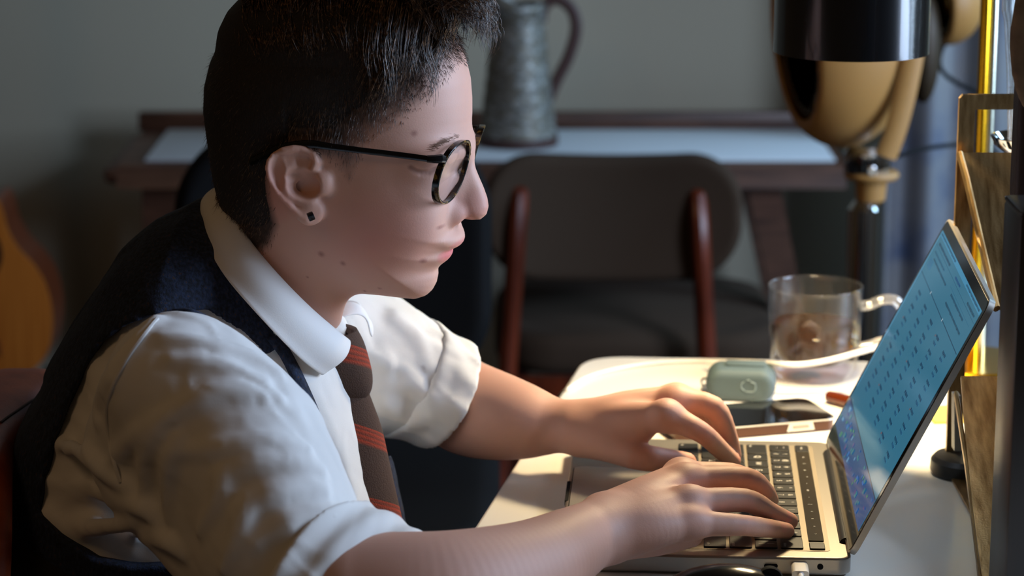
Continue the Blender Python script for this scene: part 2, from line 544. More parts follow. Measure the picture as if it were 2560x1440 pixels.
# large black padded chair standing behind the person
M_black = Mat('black_leather', rgb(7, 7, 8), 0.8); M_black.set('Specular IOR Level', .2)
ky = 3.06
k0 = PY(838, 640, ky)
kw = (PY(1228, 640, ky)[0] - PY(444, 640, ky)[0]) / 2
rc = thing('round_back_chair', 'large black round-backed chair standing behind the sitting person', 'chair', (k0[0], ky - .2, 0))
def rb(p):
    q = p - k0.astype(np.float32); y = q[:, 1] + .55 * q[:, 0] ** 2
    d2 = np.hypot(np.maximum(np.abs(q[:, 0]) - kw + .10, 0), np.maximum(np.abs(q[:, 2]) - .055, 0)) - .10
    return np.hypot(np.maximum(d2 + .022, 0), np.maximum(np.abs(y) - .010, 0)) - .022
v_, q_ = field_mesh(rb, k0 - [kw + .03, .10, .19], k0 + [kw + .03, .06, .19], .006)
mk('backrest', v_, q_, M_black, rc)
def rs(p):
    q = p - np.array([k0[0], ky - .22, .46], np.float32)
    d2 = np.hypot(np.maximum(np.abs(q[:, 0]) - kw + .08, 0), np.maximum(np.abs(q[:, 1]) - .14, 0)) - .09
    return np.hypot(np.maximum(d2 + .03, 0), np.maximum(np.abs(q[:, 2]) - .016, 0)) - .03
v_, q_ = field_mesh(rs, np.array([k0[0] - kw - .04, ky - .50, .40]), np.array([k0[0] + kw + .04, ky + .06, .52]), .008)
mk('seat', v_, q_, M_black, rc)
for sx in (-1, 1):
    for sy in (-1, 1):
        MB().tube([(k0[0] + sx * (kw - .05), ky - .22 + sy * .16, .43), (k0[0] + sx * (kw - .03), ky - .22 + sy * .19, 0)], [.018, .013], 10).build('leg', M_black, rc)
    MB().tube([(k0[0] + sx * .10, ky - .02, .44), (k0[0] + sx * .10, ky + .03, .52), (k0[0] + sx * .10, ky + .022, k0[2])], .014, 8).build('back_post', M_black, rc)

# tan leather desk chair the person sits on
M_tan = Mat('tan_leather', rough=0.45)
M_tan.noise_col([(.3, rgb(136, 54, 20)), (.7, rgb(160, 70, 28))], 60, 3); M_tan.bump(400, .25, .001)
hy = 2.02
h0 = PY(40, 1090, hy)
dc = thing('desk_chair', 'tan leather desk chair with stitched back that the person sits on', 'chair', (-.47, 1.95, 0))
hz0 = PY(55, 985, hy)[2]
def cb_(p):
    x = p[:, 0] - (PY(95, 1000, hy)[0] - .040 - .10 * (hz0 - p[:, 2])); y = p[:, 1] - 1.99; z = p[:, 2] - (hz0 - .155)
    x = x - .8 * y * y
    d2 = np.hypot(np.maximum(np.abs(y) - .10, 0), np.maximum(np.abs(z) - .065, 0)) - .09
    return np.hypot(np.maximum(d2 + .026, 0), np.maximum(np.abs(x) - .012, 0)) - .026
bx = PY(95, 1000, hy)[0]
v_, q_ = field_mesh(cb_, np.array([bx - .16, 1.76, hz0 - .33]), np.array([bx + .08, 2.22, hz0 + .03]), .005)
mk('backrest', v_, q_, M_tan, dc)
sm = [s_ for s_ in [hit(cb_, a, b, 1.6) for a, b in ((2, 1056), (20, 1042), (45, 1025), (70, 1008), (92, 994))] if s_ is not None]
if len(sm) > 2: MB().tube(catmull([q - [0, .0005, 0] for q in sm], 4), .0011, 6).build('seam', Mat('dark_thread', rgb(54, 26, 16), .7), dc)
def cs_(p):
    q = p - np.array([-.42, 1.95, .462], np.float32)
    d2 = np.hypot(np.maximum(np.abs(q[:, 0]) - .13, 0), np.maximum(np.abs(q[:, 1]) - .14, 0)) - .09
    return np.hypot(np.maximum(d2 + .03, 0), np.maximum(np.abs(q[:, 2]) - .012, 0)) - .03
v_, q_ = field_mesh(cs_, np.array([-.66, 1.70, .40]), np.array([-.18, 2.20, .53]), .008)
mk('seat', v_, q_, M_tan, dc)
M_chrome = Mat('chrome', rgb(200, 200, 200), 0.12, 1.0)
MB().tube([(-.56, 1.99, .45), (-.63, 1.99, .48), (-.62, 1.99, .62), (-.58, 1.99, hz0 - .12)], .014, 10).build('back_bracket', M_chrome, dc)
MB().tube([(-.44, 1.95, .43), (-.44, 1.95, .09)], .024, 14).build('column', M_chrome, dc)
for k in range(5):
    a = 2 * math.pi * k / 5 + .3; e = np.array([-.44 + .27 * math.cos(a), 1.95 + .27 * math.sin(a), .065])
    ob = MB().tube([(-.44, 1.95, .10), (-.44 + .14 * math.cos(a), 1.95 + .14 * math.sin(a), .085), e], [.020, .016, .012], 8).build('base_arm', M_chrome, dc)
    MB().lathe([(.004, -.012), (.026, -.012), (.028, 0), (.026, .012), (.004, .012)], e - [0, 0, .037], 16, axis=(-math.sin(a), math.cos(a), 0)).build('caster', M_black, ob)

# acoustic guitar leaning against the wall on the left
M_spruce = Mat('honey_spruce', rough=0.3)
M_spruce.noise_col([(.3, rgb(168, 92, 30)), (.7, rgb(196, 116, 44))], 8, 4, 'Object', (30, 1, 1))
M_side = Mat('guitar_mahogany', rgb(96, 44, 22), .3)
gy = 3.62
GO = [(-60,520),(-20,505),(0,540),(12,580),(40,625),(80,665),(112,715),(130,780),(130,840),(115,890),(75,925),(20,942),(-60,948),(-140,935),(-200,890),(-220,820),(-212,750),(-180,690),(-140,650),(-110,615),(-95,570),(-88,535)]
gc = PY(-45, 760, gy)
gt = thing('acoustic_guitar', 'honey coloured acoustic guitar leaning by the grey wall', 'guitar', (gc[0], gy, PY(-45, 945, gy)[2]))
go = catmull([PY(a, b, gy) for a, b in GO], 4, True)
TL = R(9)
def gl_(x, z, t):
    dz = z - gc[2]
    return np.array([x, gy + t + dz * math.tan(TL), z])
po = [(q[0], q[2]) for q in go]
MB().prism(po, gl_, .004, .100).build('body_side', M_side, gt)
MB().prism(po, gl_, 0, .005).build('soundboard', M_spruce, gt)
sh = PY(-80, 640, gy)
MB().prism([(sh[0] + .046 * math.cos(a), sh[2] + .046 * math.sin(a)) for a in np.linspace(0, 2 * math.pi, 33)[:-1]], gl_, -.0012, .001).build('sound_hole', M_black, gt)
MB().prism([(sh[0] - .043, sh[2] - .140), (sh[0] + .043, sh[2] - .140), (sh[0] + .04, sh[2] - .118), (sh[0] - .04, sh[2] - .118)], gl_, -.009, .001).build('bridge', M_side, gt)
zn = PY(-42, 520, gy)[2]
MB().prism([(sh[0] - .026, zn - .06), (sh[0] + .026, zn - .06), (sh[0] + .021, zn + .36), (sh[0] - .021, zn + .36)], gl_, -.010, .012).build('neck', M_side, gt)
MB().prism([(sh[0] - .025, zn + .36), (sh[0] + .025, zn + .36), (sh[0] + .036, zn + .52), (sh[0] - .036, zn + .52)], gl_, -.004, .012).build('headstock', M_side, gt)
for k in range(6):
    x0 = sh[0] - .019 + .0076 * k
    MB().tube([gl_(x0, sh[2] - .128, -.010), gl_(x0, zn + .37, -.013)], .0007, 5).build('string', M_chrome, gt)
ss = MB()
zb = PY(-45, 950, gy)[2]
for sx in (-1, 1):
    ss.tube([gl_(gc[0] + sx * .10, zb - .012, .05), (gc[0] + sx * .14, gy + .02, .0)], .010, 8)
    ss.tube([gl_(gc[0] + sx * .10, zb - .004, .06), gl_(gc[0] + sx * .10, zb + .0, -.03), gl_(gc[0] + sx * .10, zb + .03, -.035)], .008, 8)
ss.tube([gl_(gc[0] - .11, zb - .012, .05), gl_(gc[0] + .11, zb - .012, .05)], .009, 8)
ss.tube([gl_(gc[0], zb - .01, .05), (gc[0], gy + .28, .0)], .010, 8)
tag(ss.build('guitar_stand', M_black), 'low black stand holding up the acoustic guitar', 'stand')

# curtain at the right
M_cur = Mat('grey_blue_curtain', rough=0.9)
mp = M_cur.coord('Object', (1, .2, 1)); vo = M_cur.n('ShaderNodeTexNoise'); vo.inputs['Scale'].default_value = 9; vo.inputs['Detail'].default_value = 3
M_cur.l(mp, 'Vector', vo, 'Vector')
rp = M_cur.ramp(vo, 'Fac', [(.35, rgb(78, 92, 120)), (.5, rgb(128, 130, 136)), (.75, rgb(140, 138, 136)), (.80, rgb(148, 120, 88))])
M_cur.l(rp, 'Color', M_cur.b, 'Base Color')
cy = 3.86; cx0, cx1 = PY(2205, 500, cy)[0], 1.06
P = []
for i in range(121):
    x = cx0 + (cx1 - cx0) * i / 120
    y = cy + .016 * math.sin(i * .30) + .005 * math.sin(i * .71 + 1)
    P.append([(x + .006 * math.sin(i * .42 + 1.2) * (1 - z / 2.4), y, z) for z in np.linspace(.02, 2.4, 14)])
cu = MB().grid(P).build('curtain', M_cur, smooth=True)
sd = cu.modifiers.new('thick', 'SOLIDIFY'); sd.thickness = .003
tag(cu, 'grey-blue patterned curtain hanging in folds behind the lamps', 'curtain')
# ================================================================== the person: body (head, neck, hands)
M_skin = Mat('skin', rough=0.56)
M_skin.vcol()
M_skin.bump(900, 0.12, 0.0006, 3)
M_skin.set('Subsurface Weight', 0.12).set('Subsurface Radius', (1.0, 0.35, 0.2)).set('Subsurface Scale', 0.004)

YAW = R(12.0)
H0 = PY(845, 300, 1.95); H0[2] = 0
HU = np.array([math.cos(YAW), -math.sin(YAW), 0]); HV = np.array([math.sin(YAW), math.cos(YAW), 0])
def HL(px, py, v=0.0):
    """picture point on the head-frame plane v -> (u, z)"""
    d = ray(px, py)
    t = np.dot(H0 + HV * v - CAM, HV) / np.dot(d, HV)
    p = CAM + d * t
    return np.array([np.dot(p - H0, HU), p[2]])
def HW(u, v, z):
    return H0 + HU * u + HV * v + np.array([0, 0, z])
def HWa(L):
    return H0 + L[:, :1] * HU + L[:, 1:2] * HV + L[:, 2:3] * np.array([0, 0, 1.0])
def hl3(px, py, v): 
    a = HL(px, py, v); return np.array([a[0], v, a[1]])

HEADP = [(1176,250),(1172,200),(1160,150),(1135,100),(1090,50),(1020,5),(930,-25),(830,-35),(730,-22),(645,25),(585,85),(552,150),(537,210),
 (535,270),(543,330),(550,380),(560,440),(578,510),(640,590),(710,640),(770,676),(830,702),(885,722),(927,732),(964,736),(1011,742),(1042,745),(1067,737),
 (1080,725),(1089,708),(1093,689),(1092,674),(1102,661),(1117,644),(1122,635),(1117,620),(1121,613),(1142,602),(1149,592),(1149,583),(1142,566),
 (1140,552),(1138,520),(1140,470),(1148,420),(1156,385),(1162,352),(1168,335),(1174,313),(1176,290)]
NOSEP = [(1150,355),(1163,375),(1168,388),(1178,402),(1187,418),(1197,442),(1208,467),(1218,495),(1221,517),(1216,536),(1202,548),(1177,549),
 (1158,546),(1146,555),(1120,556),(1110,530),(1110,450),(1130,390)]
HEADH = [(845,-10,.060),(845,120,.071),(700,200,.070),(560,250,.058),(640,80,.060),(1000,120,.065),(1100,150,.058),(1150,250,.056),(1050,300,.063),
 (845,300,.075),(700,400,.073),(600,400,.060),(1000,450,.064),(1100,430,.056),(1130,520,.053),(1050,560,.060),(900,520,.069),(800,480,.0735),(750,600,.064),
 (900,640,.060),(1000,660,.052),(1070,620,.050),(1110,600,.040),(1060,720,.032),(1000,740,.040),(920,720,.052),(820,680,.056)]
NOSEH = [(1160,380,.008),(1168,395,.0075),(1190,450,.009),(1140,450,.015),(1210,520,.0105),(1185,520,.0125),(1150,530,.015),(1115,520,.018),(1215,500,.0085)]
pA = [HL(*p) for p in HEADP]; pN = [HL(*p) for p in NOSEP]
cA = [(*HL(a, b), h) for a, b, h in HEADH]; cN = [(*HL(a, b), h) for a, b, h in NOSEH]
EUF = HL(800, 460, -.075)[0]
def E(cx, cy):
    return HL(640 + cx / 6.0, 340 + cy / 6.0, -.077)
EAR_OUT = [(930,560),(950,430),(920,320),(840,220),(720,150),(590,115),(450,135),(320,190),(230,290),(200,420),(215,560),(265,700),(330,820),(400,930),(500,1060),
 (590,1170),(660,1270),(730,1330),(800,1340),(880,1310),(950,1240),(985,1150),(970,1060),(930,980),(960,860),(940,700)]
EAR_HEL = [((780,560),2.0),((860,500),2.6),((890,400),3.2),((850,300),3.5),((730,215),3.5),((590,185),3.3),((440,200),2.9),((320,260),2.3),((250,350),1.9),((235,450),1.8),((255,560),1.8),
 ((300,680),1.9),((360,800),2.0),((440,910),2.2),((530,1010),2.4),((610,1110),2.6),((690,1200),2.8),((770,1250),3.0)]
EAR_ANT = [((400,330),1.6),((450,420),2.0),((470,520),2.3),((465,640),2.3),((480,760),2.2),((540,860),2.2),((630,930),2.2),((730,985),2.4),((830,1000),2.4)]
EAR_ANT2 = [((470,520),2.0),((560,440),2.0),((600,350),1.8),((620,290),1.5)]
def ear3(c, lift=0.0):
    a = E(*c); return np.array([a[0], lift, a[1]])

def head_field(ax, extra=0.0):
    u, v, z = ax
    U2, Z2 = np.meshgrid(u, z, indexing='ij')
    dA = poly_sdf(U2, Z2, pA); hA = gfield(U2, Z2, cA, .026)
    Rr = .058
    t = np.minimum(-dA / Rr, 1.0)
    k = (1 - t)
    V = v[None, :, None]
    def pill(k, h, Rr):
        q = np.sqrt((V / h[:, None, :]) ** 2 + (k * k)[:, None, :])
        return (q - 1.0) * (np.minimum(h, Rr)[:, None, :])
    F = pill(k, hA, Rr)
    dN = poly_sdf(U2, Z2, pN); hN = gfield(U2, Z2, cN, .006)
    kN = 1 - np.minimum(-dN / .011, 1.0)
    FN = pill(kN, hN, .011)
    F = smin(F, FN, .006)
    return F.astype(np.float32)
def ellipL(ax, c, r):
    u, v, z = ax
    q = np.sqrt(((u - c[0]) / r[0])[:, None, None] ** 2 + ((v - c[1]) / r[1])[None, :, None] ** 2 + ((z - c[2]) / r[2])[None, None, :] ** 2)
    return (q - 1) * min(r)
def window(ax, c, m):
    """index window around c with margin m, to evaluate small features only there"""
    sl = []
    for i in range(3):
        a = np.searchsorted(ax[i], c[i] - m[i]); b = np.searchsorted(ax[i], c[i] + m[i])
        sl.append(slice(max(a, 0), max(b, 1)))
    return tuple(sl)
hax = [np.arange(HL(495, 300)[0], HL(1240, 300)[0], .0014, dtype=np.float32), np.arange(-.102, .0935, .0014, dtype=np.float32),
       np.arange(.86, HL(800, -60)[1], .0014, dtype=np.float32)]
HF = head_field(hax)
HF_SKULL = HF.copy()
def local(fn_apply, c, m):
    sl = window(hax, c, m)
    sub = [hax[i][sl[i]] for i in range(3)]
    if min(len(s) for s in sub) < 2: return
    HF[sl] = fn_apply(HF[sl], sub)
# neck
P3 = np.stack(np.meshgrid(*hax, indexing='ij'), -1)
zs = slice(0, np.searchsorted(hax[2], HL(700, 420)[1]))
n0, n1 = hl3(742, 545, 0.0), hl3(655, 850, 0.0)
nk = rcone(P3[:, :, zs].reshape(-1, 3), n0, n1, .050, .056).reshape(P3[:, :, zs].shape[:3])
HF[:, :, zs] = smin(HF[:, :, zs], nk, .022)
# sockets, eyes, lids, brows, alae, nostrils, lips
for s in (-1, 1):
    ec = hl3(1098, 414, 0); ec[1] = s * .056
    local(lambda f, sub: smax(f, -ellipL(sub, ec, (.020, .0160, .0125)), .014), ec, (.06, .05, .05))
    lc = hl3(1070, 412, 0); lc[1] = s * .0345
    local(lambda f, sub: smin(f, ellipL(sub, lc, (.0140, .0126, .0110)), .008), lc, (.04, .04, .04))
    bc = hl3(1112, 364, 0); bc[1] = s * .032
    local(lambda f, sub: smin(f, ellipL(sub, bc, (.012, .020, .0055)), .018), bc, (.06, .06, .05))
    ac = hl3(1136, 528, 0); ac[1] = s * .0125
    local(lambda f, sub: smin(f, ellipL(sub, ac, (.0098, .0062, .0076)), .004), ac, (.025, .02, .02))
    nc = hl3(1160, 549, 0); nc[1] = s * .0065
    local(lambda f, sub: smax(f, -ellipL(sub, nc, (.0075, .0034, .0042)), .002), nc, (.02, .015, .012))
    ck = hl3(1005, 500, 0); ck[1] = s * .041
    local(lambda f, sub: smin(f, ellipL(sub, ck, (.030, .0165, .026)), .03), ck, (.08, .07, .07))
ll = hl3(1097, 633, 0)
local(lambda f, sub: smin(f, ellipL(sub, ll, (.0062, .014, .0040)), .007), ll, (.025, .04, .02))
ul = hl3(1119, 600, 0)
local(lambda f, sub: smin(f, ellipL(sub, ul, (.0080, .012, .0036)), .010), ul, (.025, .04, .02))
for s in (-1, 1):
    m0, m1 = hl3(1124, 614, 0), hl3(1092, 626, 0); m1[1] = s * .0185
    mc = (m0 + m1) / 2
    def groove(f, sub):
        G = np.stack(np.meshgrid(*sub, indexing='ij'), -1)
        return smax(f, -rcone(G.reshape(-1, 3), m0, m1, .0012, .0004).reshape(f.shape), .005)
    local(groove, mc, (.03, .035, .02))
def surfv(u, z):
    """half-width of the head at (u, z) on the near side"""
    iu = min(max(int(round((u - hax[0][0]) / .0014)), 0), HF.shape[0] - 1); iz = min(max(int(round((z - hax[2][0]) / .0014)), 0), HF.shape[2] - 1)
    col = HF[iu, :, iz]; k = np.argmax(col < 0)
    if not (col < 0).any(): return 0.0
    a, b = col[k - 1], col[k]
    return -(hax[1][k - 1] + .0014 * a / (a - b))
SLIT = []
for x, y in ((1038, 411), (1049, 421), (1062, 427), (1078, 427), (1092, 421), (1106, 413)):
    a = HL(x, y, -.046); SLIT.append(np.array([a[0], surfv(*a), a[1]]))
for s in (-1, 1):
    sl = [q * [1, s, 1] for q in SLIT]
    def slit(f, sub):
        G = np.stack(np.meshgrid(*sub, indexing='ij'), -1).reshape(-1, 3)
        return smax(f, -chain(G, sl, [.0004, .0012, .0016, .0018, .0016, .001]).reshape(f.shape), .002)
    local(slit, sl[2], (.035, .03, .025))
# ears (near ear is traced; the far ear is its mirror)
outl = [E(*c) for c in EAR_OUT]
for s in (-1, 1):
    vs = hax[1] * -s       # mirrored lateral axis
    iu = window(hax, (E(600, 700)[0], 0, E(600, 700)[1]), (.032, 1, .045))
    sub = [hax[0][iu[0]], hax[1], hax[2][iu[2]]]
    Ug, Vg, Zg = np.meshgrid(*sub, indexing='ij')
    W = (Vg * -s) - (.0705 + .36 * np.maximum(EUF + .004 - Ug, 0))          # >0: away from the head
    U2, Z2 = np.meshgrid(sub[0], sub[2], indexing='ij')
    d2 = poly_sdf(U2, Z2, outl)[:, None, :]
    Q = np.stack([Ug, W, Zg], -1).reshape(-1, 3).astype(np.float32)
    sh = Ug.shape
    ear = smax(d2 + .0012, np.abs(W + .0012) - .0030, .0025)
    def tube(lst, lift, sc=1.0):
        return chain(Q, [ear3(c, lift) for c, r in lst], [r * .001 * sc for c, r in lst]).reshape(sh)
    ear = smin(ear, tube(EAR_HEL, .0026, .95), .0022)
    ear = smin(ear, tube(EAR_ANT, .0020, 1.0), .0034)
    ear = smin(ear, tube(EAR_ANT2, .0012, 1.0), .0034)
    def ee(c, lift, r): 
        return ellip(Q, ear3(c, lift), r).reshape(sh)
    ear = smin(ear, ee((820, 1170), .0008, (.0085, .0040, .0085)), .004)      # lobe
    F = smin(HF[iu[0], :, iu[2]], ear, .0035)
    F = smin(F, ee((990, 730), .0015, (.0052, .0048, .0080)), .006)            # tragus
    F = smax(F, -ee((740, 760), .0045, (.0105, .0095, .0085)), .003)          # concha
    F = smax(F, -ee((680, 590), .0045, (.0095, .0066, .0040)), .003)           # cymba
    F = smax(F, -ee((700, 340), .0050, (.0070, .0045, .0050)), .004)           # fossa
    F = smax(F, -ee((375, 480), .0048, (.0040, .0036, .0130)), .003)           # scapha
    m = (Vg * -s) > 0
    HF[iu[0], :, iu[2]] = np.where(m, F, HF[iu[0], :, iu[2]])
hV, hQ = nets(HF, [a[0] for a in hax], .0014)

# colour of the skin itself, by place on the body (lips, flush, ear rims, moles, cropped hair)
def srgb(*c): return np.array([lin(x) for x in c])
SK = srgb(205, 158, 138)
def blob(V, c, r, soft=1.0):
    d = np.linalg.norm((V - c) / r, axis=1)
    return np.clip(1 - d, 0, 1) ** soft
def mixc(C, m, col):
    return C * (1 - m[:, None]) + col * m[:, None]
hC = np.repeat(SK[None], len(hV), 0)
red = srgb(190, 110, 100)
for s in (-1, 1):
    hC = mixc(hC, .55 * blob(hV, hl3(990, 560, 0) * [1, 0, 1] + [0, s * .06, 0], (.05, .06, .045)), red)
    hC = mixc(hC, .6 * blob(hV, hl3(740, 460, 0) * [1, 0, 1] + [0, s * .082, 0], (.026, .02, .036), .6), srgb(200, 120, 105))
    hC = mixc(hC, .5 * blob(hV, hl3(1068, 425, 0) * [1, 0, 1] + [0, s * .044, 0], (.012, .016, .009)), srgb(180, 95, 85))
    lash = np.minimum.reduce([np.linalg.norm(hV - (a * (1 - t) + b * t) * [1, s, 1], axis=1) for a, b in zip(SLIT, SLIT[1:]) for t in (0, .25, .5, .75)])
    hC = mixc(hC, .7 * np.clip(1.3 - lash / .0024, 0, 1), srgb(110, 66, 56))
hC = mixc(hC, .45 * blob(hV, hl3(1185, 520, 0), (.022, .03, .018), .6), red)
lipm = np.maximum(blob(hV, hl3(1118, 631, 0), (.012, .023, .0075), .5), .8 * blob(hV, hl3(1138, 602, 0), (.009, .02, .0045), .5))
hC = mixc(hC, np.clip(lipm * 1.3, 0, .9), srgb(205, 105, 105))
hU, hZ = hV[:, 0].astype(np.float32), hV[:, 2].astype(np.float32)
HAIRP = [(1200,60),(1150,140),(1110,190),(1075,235),(1040,275),(1000,305),(950,335),(920,360),(905,400),(880,455),(862,430),(845,402),(810,394),(740,394),(704,402),
 (686,440),(690,490),(704,560),(676,615),(640,640),(560,620),(480,560),(400,200),(560,-200),(1100,-200)]
pH = [HL(*p, -.06 if p[0] > 600 else 0) for p in HAIRP]
hd = poly_sdf(hU, hZ, pH)
stub = np.clip((.001 - hd) / np.where(hU < HL(790, 400)[0], .007, .020), 0, 1) ** 0.9
frontm = np.clip((hU - HL(880, 300)[0]) / .05, 0, 1)
ear_mask = (np.abs(hV[:, 1]) > .0755) & (poly_sdf(hU, hZ, outl) < .001)
stub[ear_mask] = 0
hC = mixc(hC, stub * (.95 - .12 * frontm), srgb(38, 27, 20))
for (mx, my, mr) in ((805, 634, .0034), (856, 660, .0028), (1085, 581, .0022), (884, 751, .0018), (927, 740, .0016), (1033, 335, .003), (760, 700, .0012), (1040, 668, .003)):
    mv = HL(mx, my, -.055); q = np.hypot(hU - mv[0], hZ - mv[1])
    mm = np.clip(1 - q / mr, 0, 1) * (hV[:, 1] < 0)
    hC = mixc(hC, .75 * mm, srgb(120, 62, 58))
hW = HWa(hV)

# hands and forearms
def J(lst): return [PZ(a, b, c) for a, b, c, r in lst], [r for a, b, c, r in lst]
def JS(lst, n=4):
    q = catmull([np.append(PZ(a, b, c), r) for a, b, c, r in lst], n)
    return [x[:3] for x in q], [x[3] for x in q]
def hand_field(D):
    def fn(p):
        d = None
        for lst in D['palm']:
            e = chain(p, *JS(lst, 8)); d = e if d is None else smin(d, e, .011)
        for lst, kk in D['fore']:
            d = smin(d, chain(p, *JS(lst, 12)), kk)
        for lst in D['fingers']:
            pts, rs = JS(lst)
            e = chain(p, pts, rs)
            q = np.linalg.norm(p - pts[0].astype(np.float32), axis=-1)
            k = .0012 + .013 * np.exp(-(q / .021) ** 2)
            d = smin(d, e, k)
        for (a, b, c, r) in D.get('knuckle', []):
            d = smin(d, np.linalg.norm(p - PZ(a, b, c).astype(np.float32), axis=-1) - r, .012)
        return d
    return fn
NEAR = dict(
 fingers=[
  [(1702,1190,.797,.0108),(1826,1186,.794,.0088),(1874,1205,.780,.0078),(1900,1232,.7655,.0066)],
  [(1714,1204,.800,.0110),(1860,1196,.798,.0088),(1908,1226,.782,.0078),(1925,1250,.7655,.0066)],
  [(1722,1258,.796,.0106),(1860,1250,.793,.0086),(1925,1281,.778,.0076),(1974,1303,.7650,.0064)],
  [(1728,1308,.787,.0098),(1852,1313,.782,.0078),(1915,1320,.773,.0070),(1966,1327,.7645,.0060)],
  [(1550,1290,.776,.0120),(1630,1245,.772,.0105),(1700,1222,.769,.0090),(1756,1212,.7655,.0076)]],
 palm=[
  [(1508,1292,.786,.0165),(1600,1240,.796,.0130),(1702,1190,.797,.0108)],
  [(1518,1300,.788,.0165),(1610,1255,.797,.0130),(1714,1204,.800,.0108)],
  [(1528,1322,.787,.0165),(1620,1285,.794,.0130),(1722,1258,.796,.0104)],
  [(1538,1348,.781,.0160),(1630,1325,.786,.0140),(1728,1308,.787,.0098)],
  [(1548,1352,.774,.0140),(1640,1345,.773,.0130),(1722,1332,.774,.0110)]],
 fore=[([(1512,1312,.786,.0205),(1425,1366,.784,.0270),(1300,1432,.782,.0345),(1100,1490,.780,.0430),(880,1492,.780,.0440)],.012)],
 knuckle=[(1704,1187,.799,.0085),(1715,1202,.8015,.0085),(1724,1256,.7975,.0080)])
FAR = dict(
 fingers=[
  [(1668,1040,.812,.0110),(1752,1080,.802,.0084),(1800,1123,.780,.0076),(1832,1152,.7655,.0066)],
  [(1688,1004,.815,.0110),(1782,1018,.812,.0092),(1818,1090,.786,.0082),(1832,1138,.7665,.0070)],
  [(1690,995,.808,.0105),(1770,1014,.803,.0086),(1803,1078,.782,.0078),(1815,1124,.7655,.0066)],
  [(1672,998,.798,.0098),(1745,1022,.790,.0076),(1778,1066,.775,.0070),(1795,1100,.7650,.0060)],
  [(1500,1090,.786,.0140),(1582,1136,.780,.0112),(1655,1150,.772,.0098),(1716,1156,.7665,.0082)]],
 palm=[
  [(1446,1072,.786,.0160),(1560,1050,.803,.0140),(1668,1040,.812,.0112)],
  [(1446,1064,.790,.0155),(1560,1025,.806,.0130),(1688,1004,.815,.0108)],
  [(1448,1058,.790,.0150),(1560,1018,.802,.0130),(1690,995,.808,.0104)],
  [(1450,1062,.782,.0145),(1560,1028,.792,.0130),(1672,998,.798,.0098)],
  [(1450,1085,.785,.0150),(1530,1085,.789,.0150),(1600,1068,.798,.0120)],
  [(1455,1090,.785,.0150),(1520,1110,.784,.0140),(1582,1136,.780,.0112)]],
 fore=[([(1445,1068,.786,.0175),(1400,1066,.786,.0205),(1350,1060,.786,.0258),(1300,1052,.787,.0312),(1240,1040,.787,.0360),(1175,1022,.788,.0390),(1110,988,.797,.0385),(1050,958,.806,.0360)],.012)],
 knuckle=[(1662,1032,.817,.0080),(1690,1000,.818,.0080)])
fN, fF = hand_field(NEAR), hand_field(FAR)
def bounds(D, m):
    pts = []
    for grp in (D['fingers'], D['palm'], [l for l, k in D['fore']]):
        for l in grp:
            for a, b, c, r in l:
                q = PZ(a, b, c); pts += [q - r, q + r]
    pts = np.array(pts); return pts.min(0) - m, pts.max(0) + m
aV, aQ = field_mesh(fN, *bounds(NEAR, .004), .0017)
bV, bQ = field_mesh(fF, *bounds(FAR, .004), .0019)
def hand_cols(V, D, nails):
    C = np.repeat(SK[None], len(V), 0)
    for l in D['fingers']:
        pts, rs = J(l)
        for q, amt, rad in ((pts[0], .28, .020), (pts[1], .34, .014), (pts[2], .28, .012), (pts[3], .6, .015)):
            C = mixc(C, amt * blob(V, q, (rad,) * 3, 1.2), srgb(205, 118, 98))
    for (px, py, z, r) in nails:
        C = mixc(C, .8 * blob(V, PZ(px, py, z), (r,) * 3, .4), srgb(222, 150, 138))
    return C
aC = hand_cols(aV, NEAR, [(1966,1318,.7715,.0055),(1973,1295,.7715,.0050),(1972,1291,.772,.005)])
bC = hand_cols(bV, FAR, [])
# the trunk and upper arms under the clothes
SHN, ELN = PY(475, 1000, 1.752), PZ(880, 1492, .780)
SHF, ELF = PY(850, 880, 2.108), PY(1060, 962, 2.113)
PELV = PY(180, 1560, 1.95); CHEST = PY(540, 930, 1.95)
def fcore(p):
    d = rcone(p, PELV, CHEST, .075, .065)
    d = smin(d, rcone(p, CHEST, HW(*hl3(665, 800, 0.0)), .06, .045), .02)
    for a, b in ((SHN, ELN), (SHF, ELF)):
        d = smin(d, rcone(p, CHEST, a, .03, .022), .010)
        d = smin(d, rcone(p, a, b, .024, .028), .01)
    return d
cV, cQ = field_mesh(fcore, np.minimum(PELV, SHN) - [.15, .16, .05], np.array([.10, 2.32, 1.02]), .008)
cC = np.repeat(SK[None], len(cV), 0)
off = [0, len(hW), len(hW) + len(aV), len(hW) + len(aV) + len(bV)]
SEAT = np.array([PELV[0], 1.95, .47])
person = thing('person', 'person in dark vest, white shirt and striped tie typing on laptop', 'person', SEAT)
body = mk('body', np.concatenate([hW, aV, bV, cV]), np.concatenate([hQ, aQ + off[1], bQ + off[2], cQ + off[3]]), M_skin, person,
          cols=np.concatenate([hC, aC, bC, cC]))
# ================================================================== clothes
M_shirt = Mat('white_cotton', rgb(226, 224, 220), 0.85)
M_shirt.bump(900, 0.15, 0.0004, 2)
M_shirt.set('Sheen Weight', 0.15)
M_vest = Mat('navy_tweed', rough=0.9)
M_vest.noise_col([(.30, rgb(10, 13, 20)), (.5, rgb(22, 33, 54)), (.62, rgb(30, 44, 70)), (.72, rgb(60, 44, 34))], 420, 2, 'Object', (1, 1, .5))
M_vest.bump(700, 0.5, 0.0008, 2)

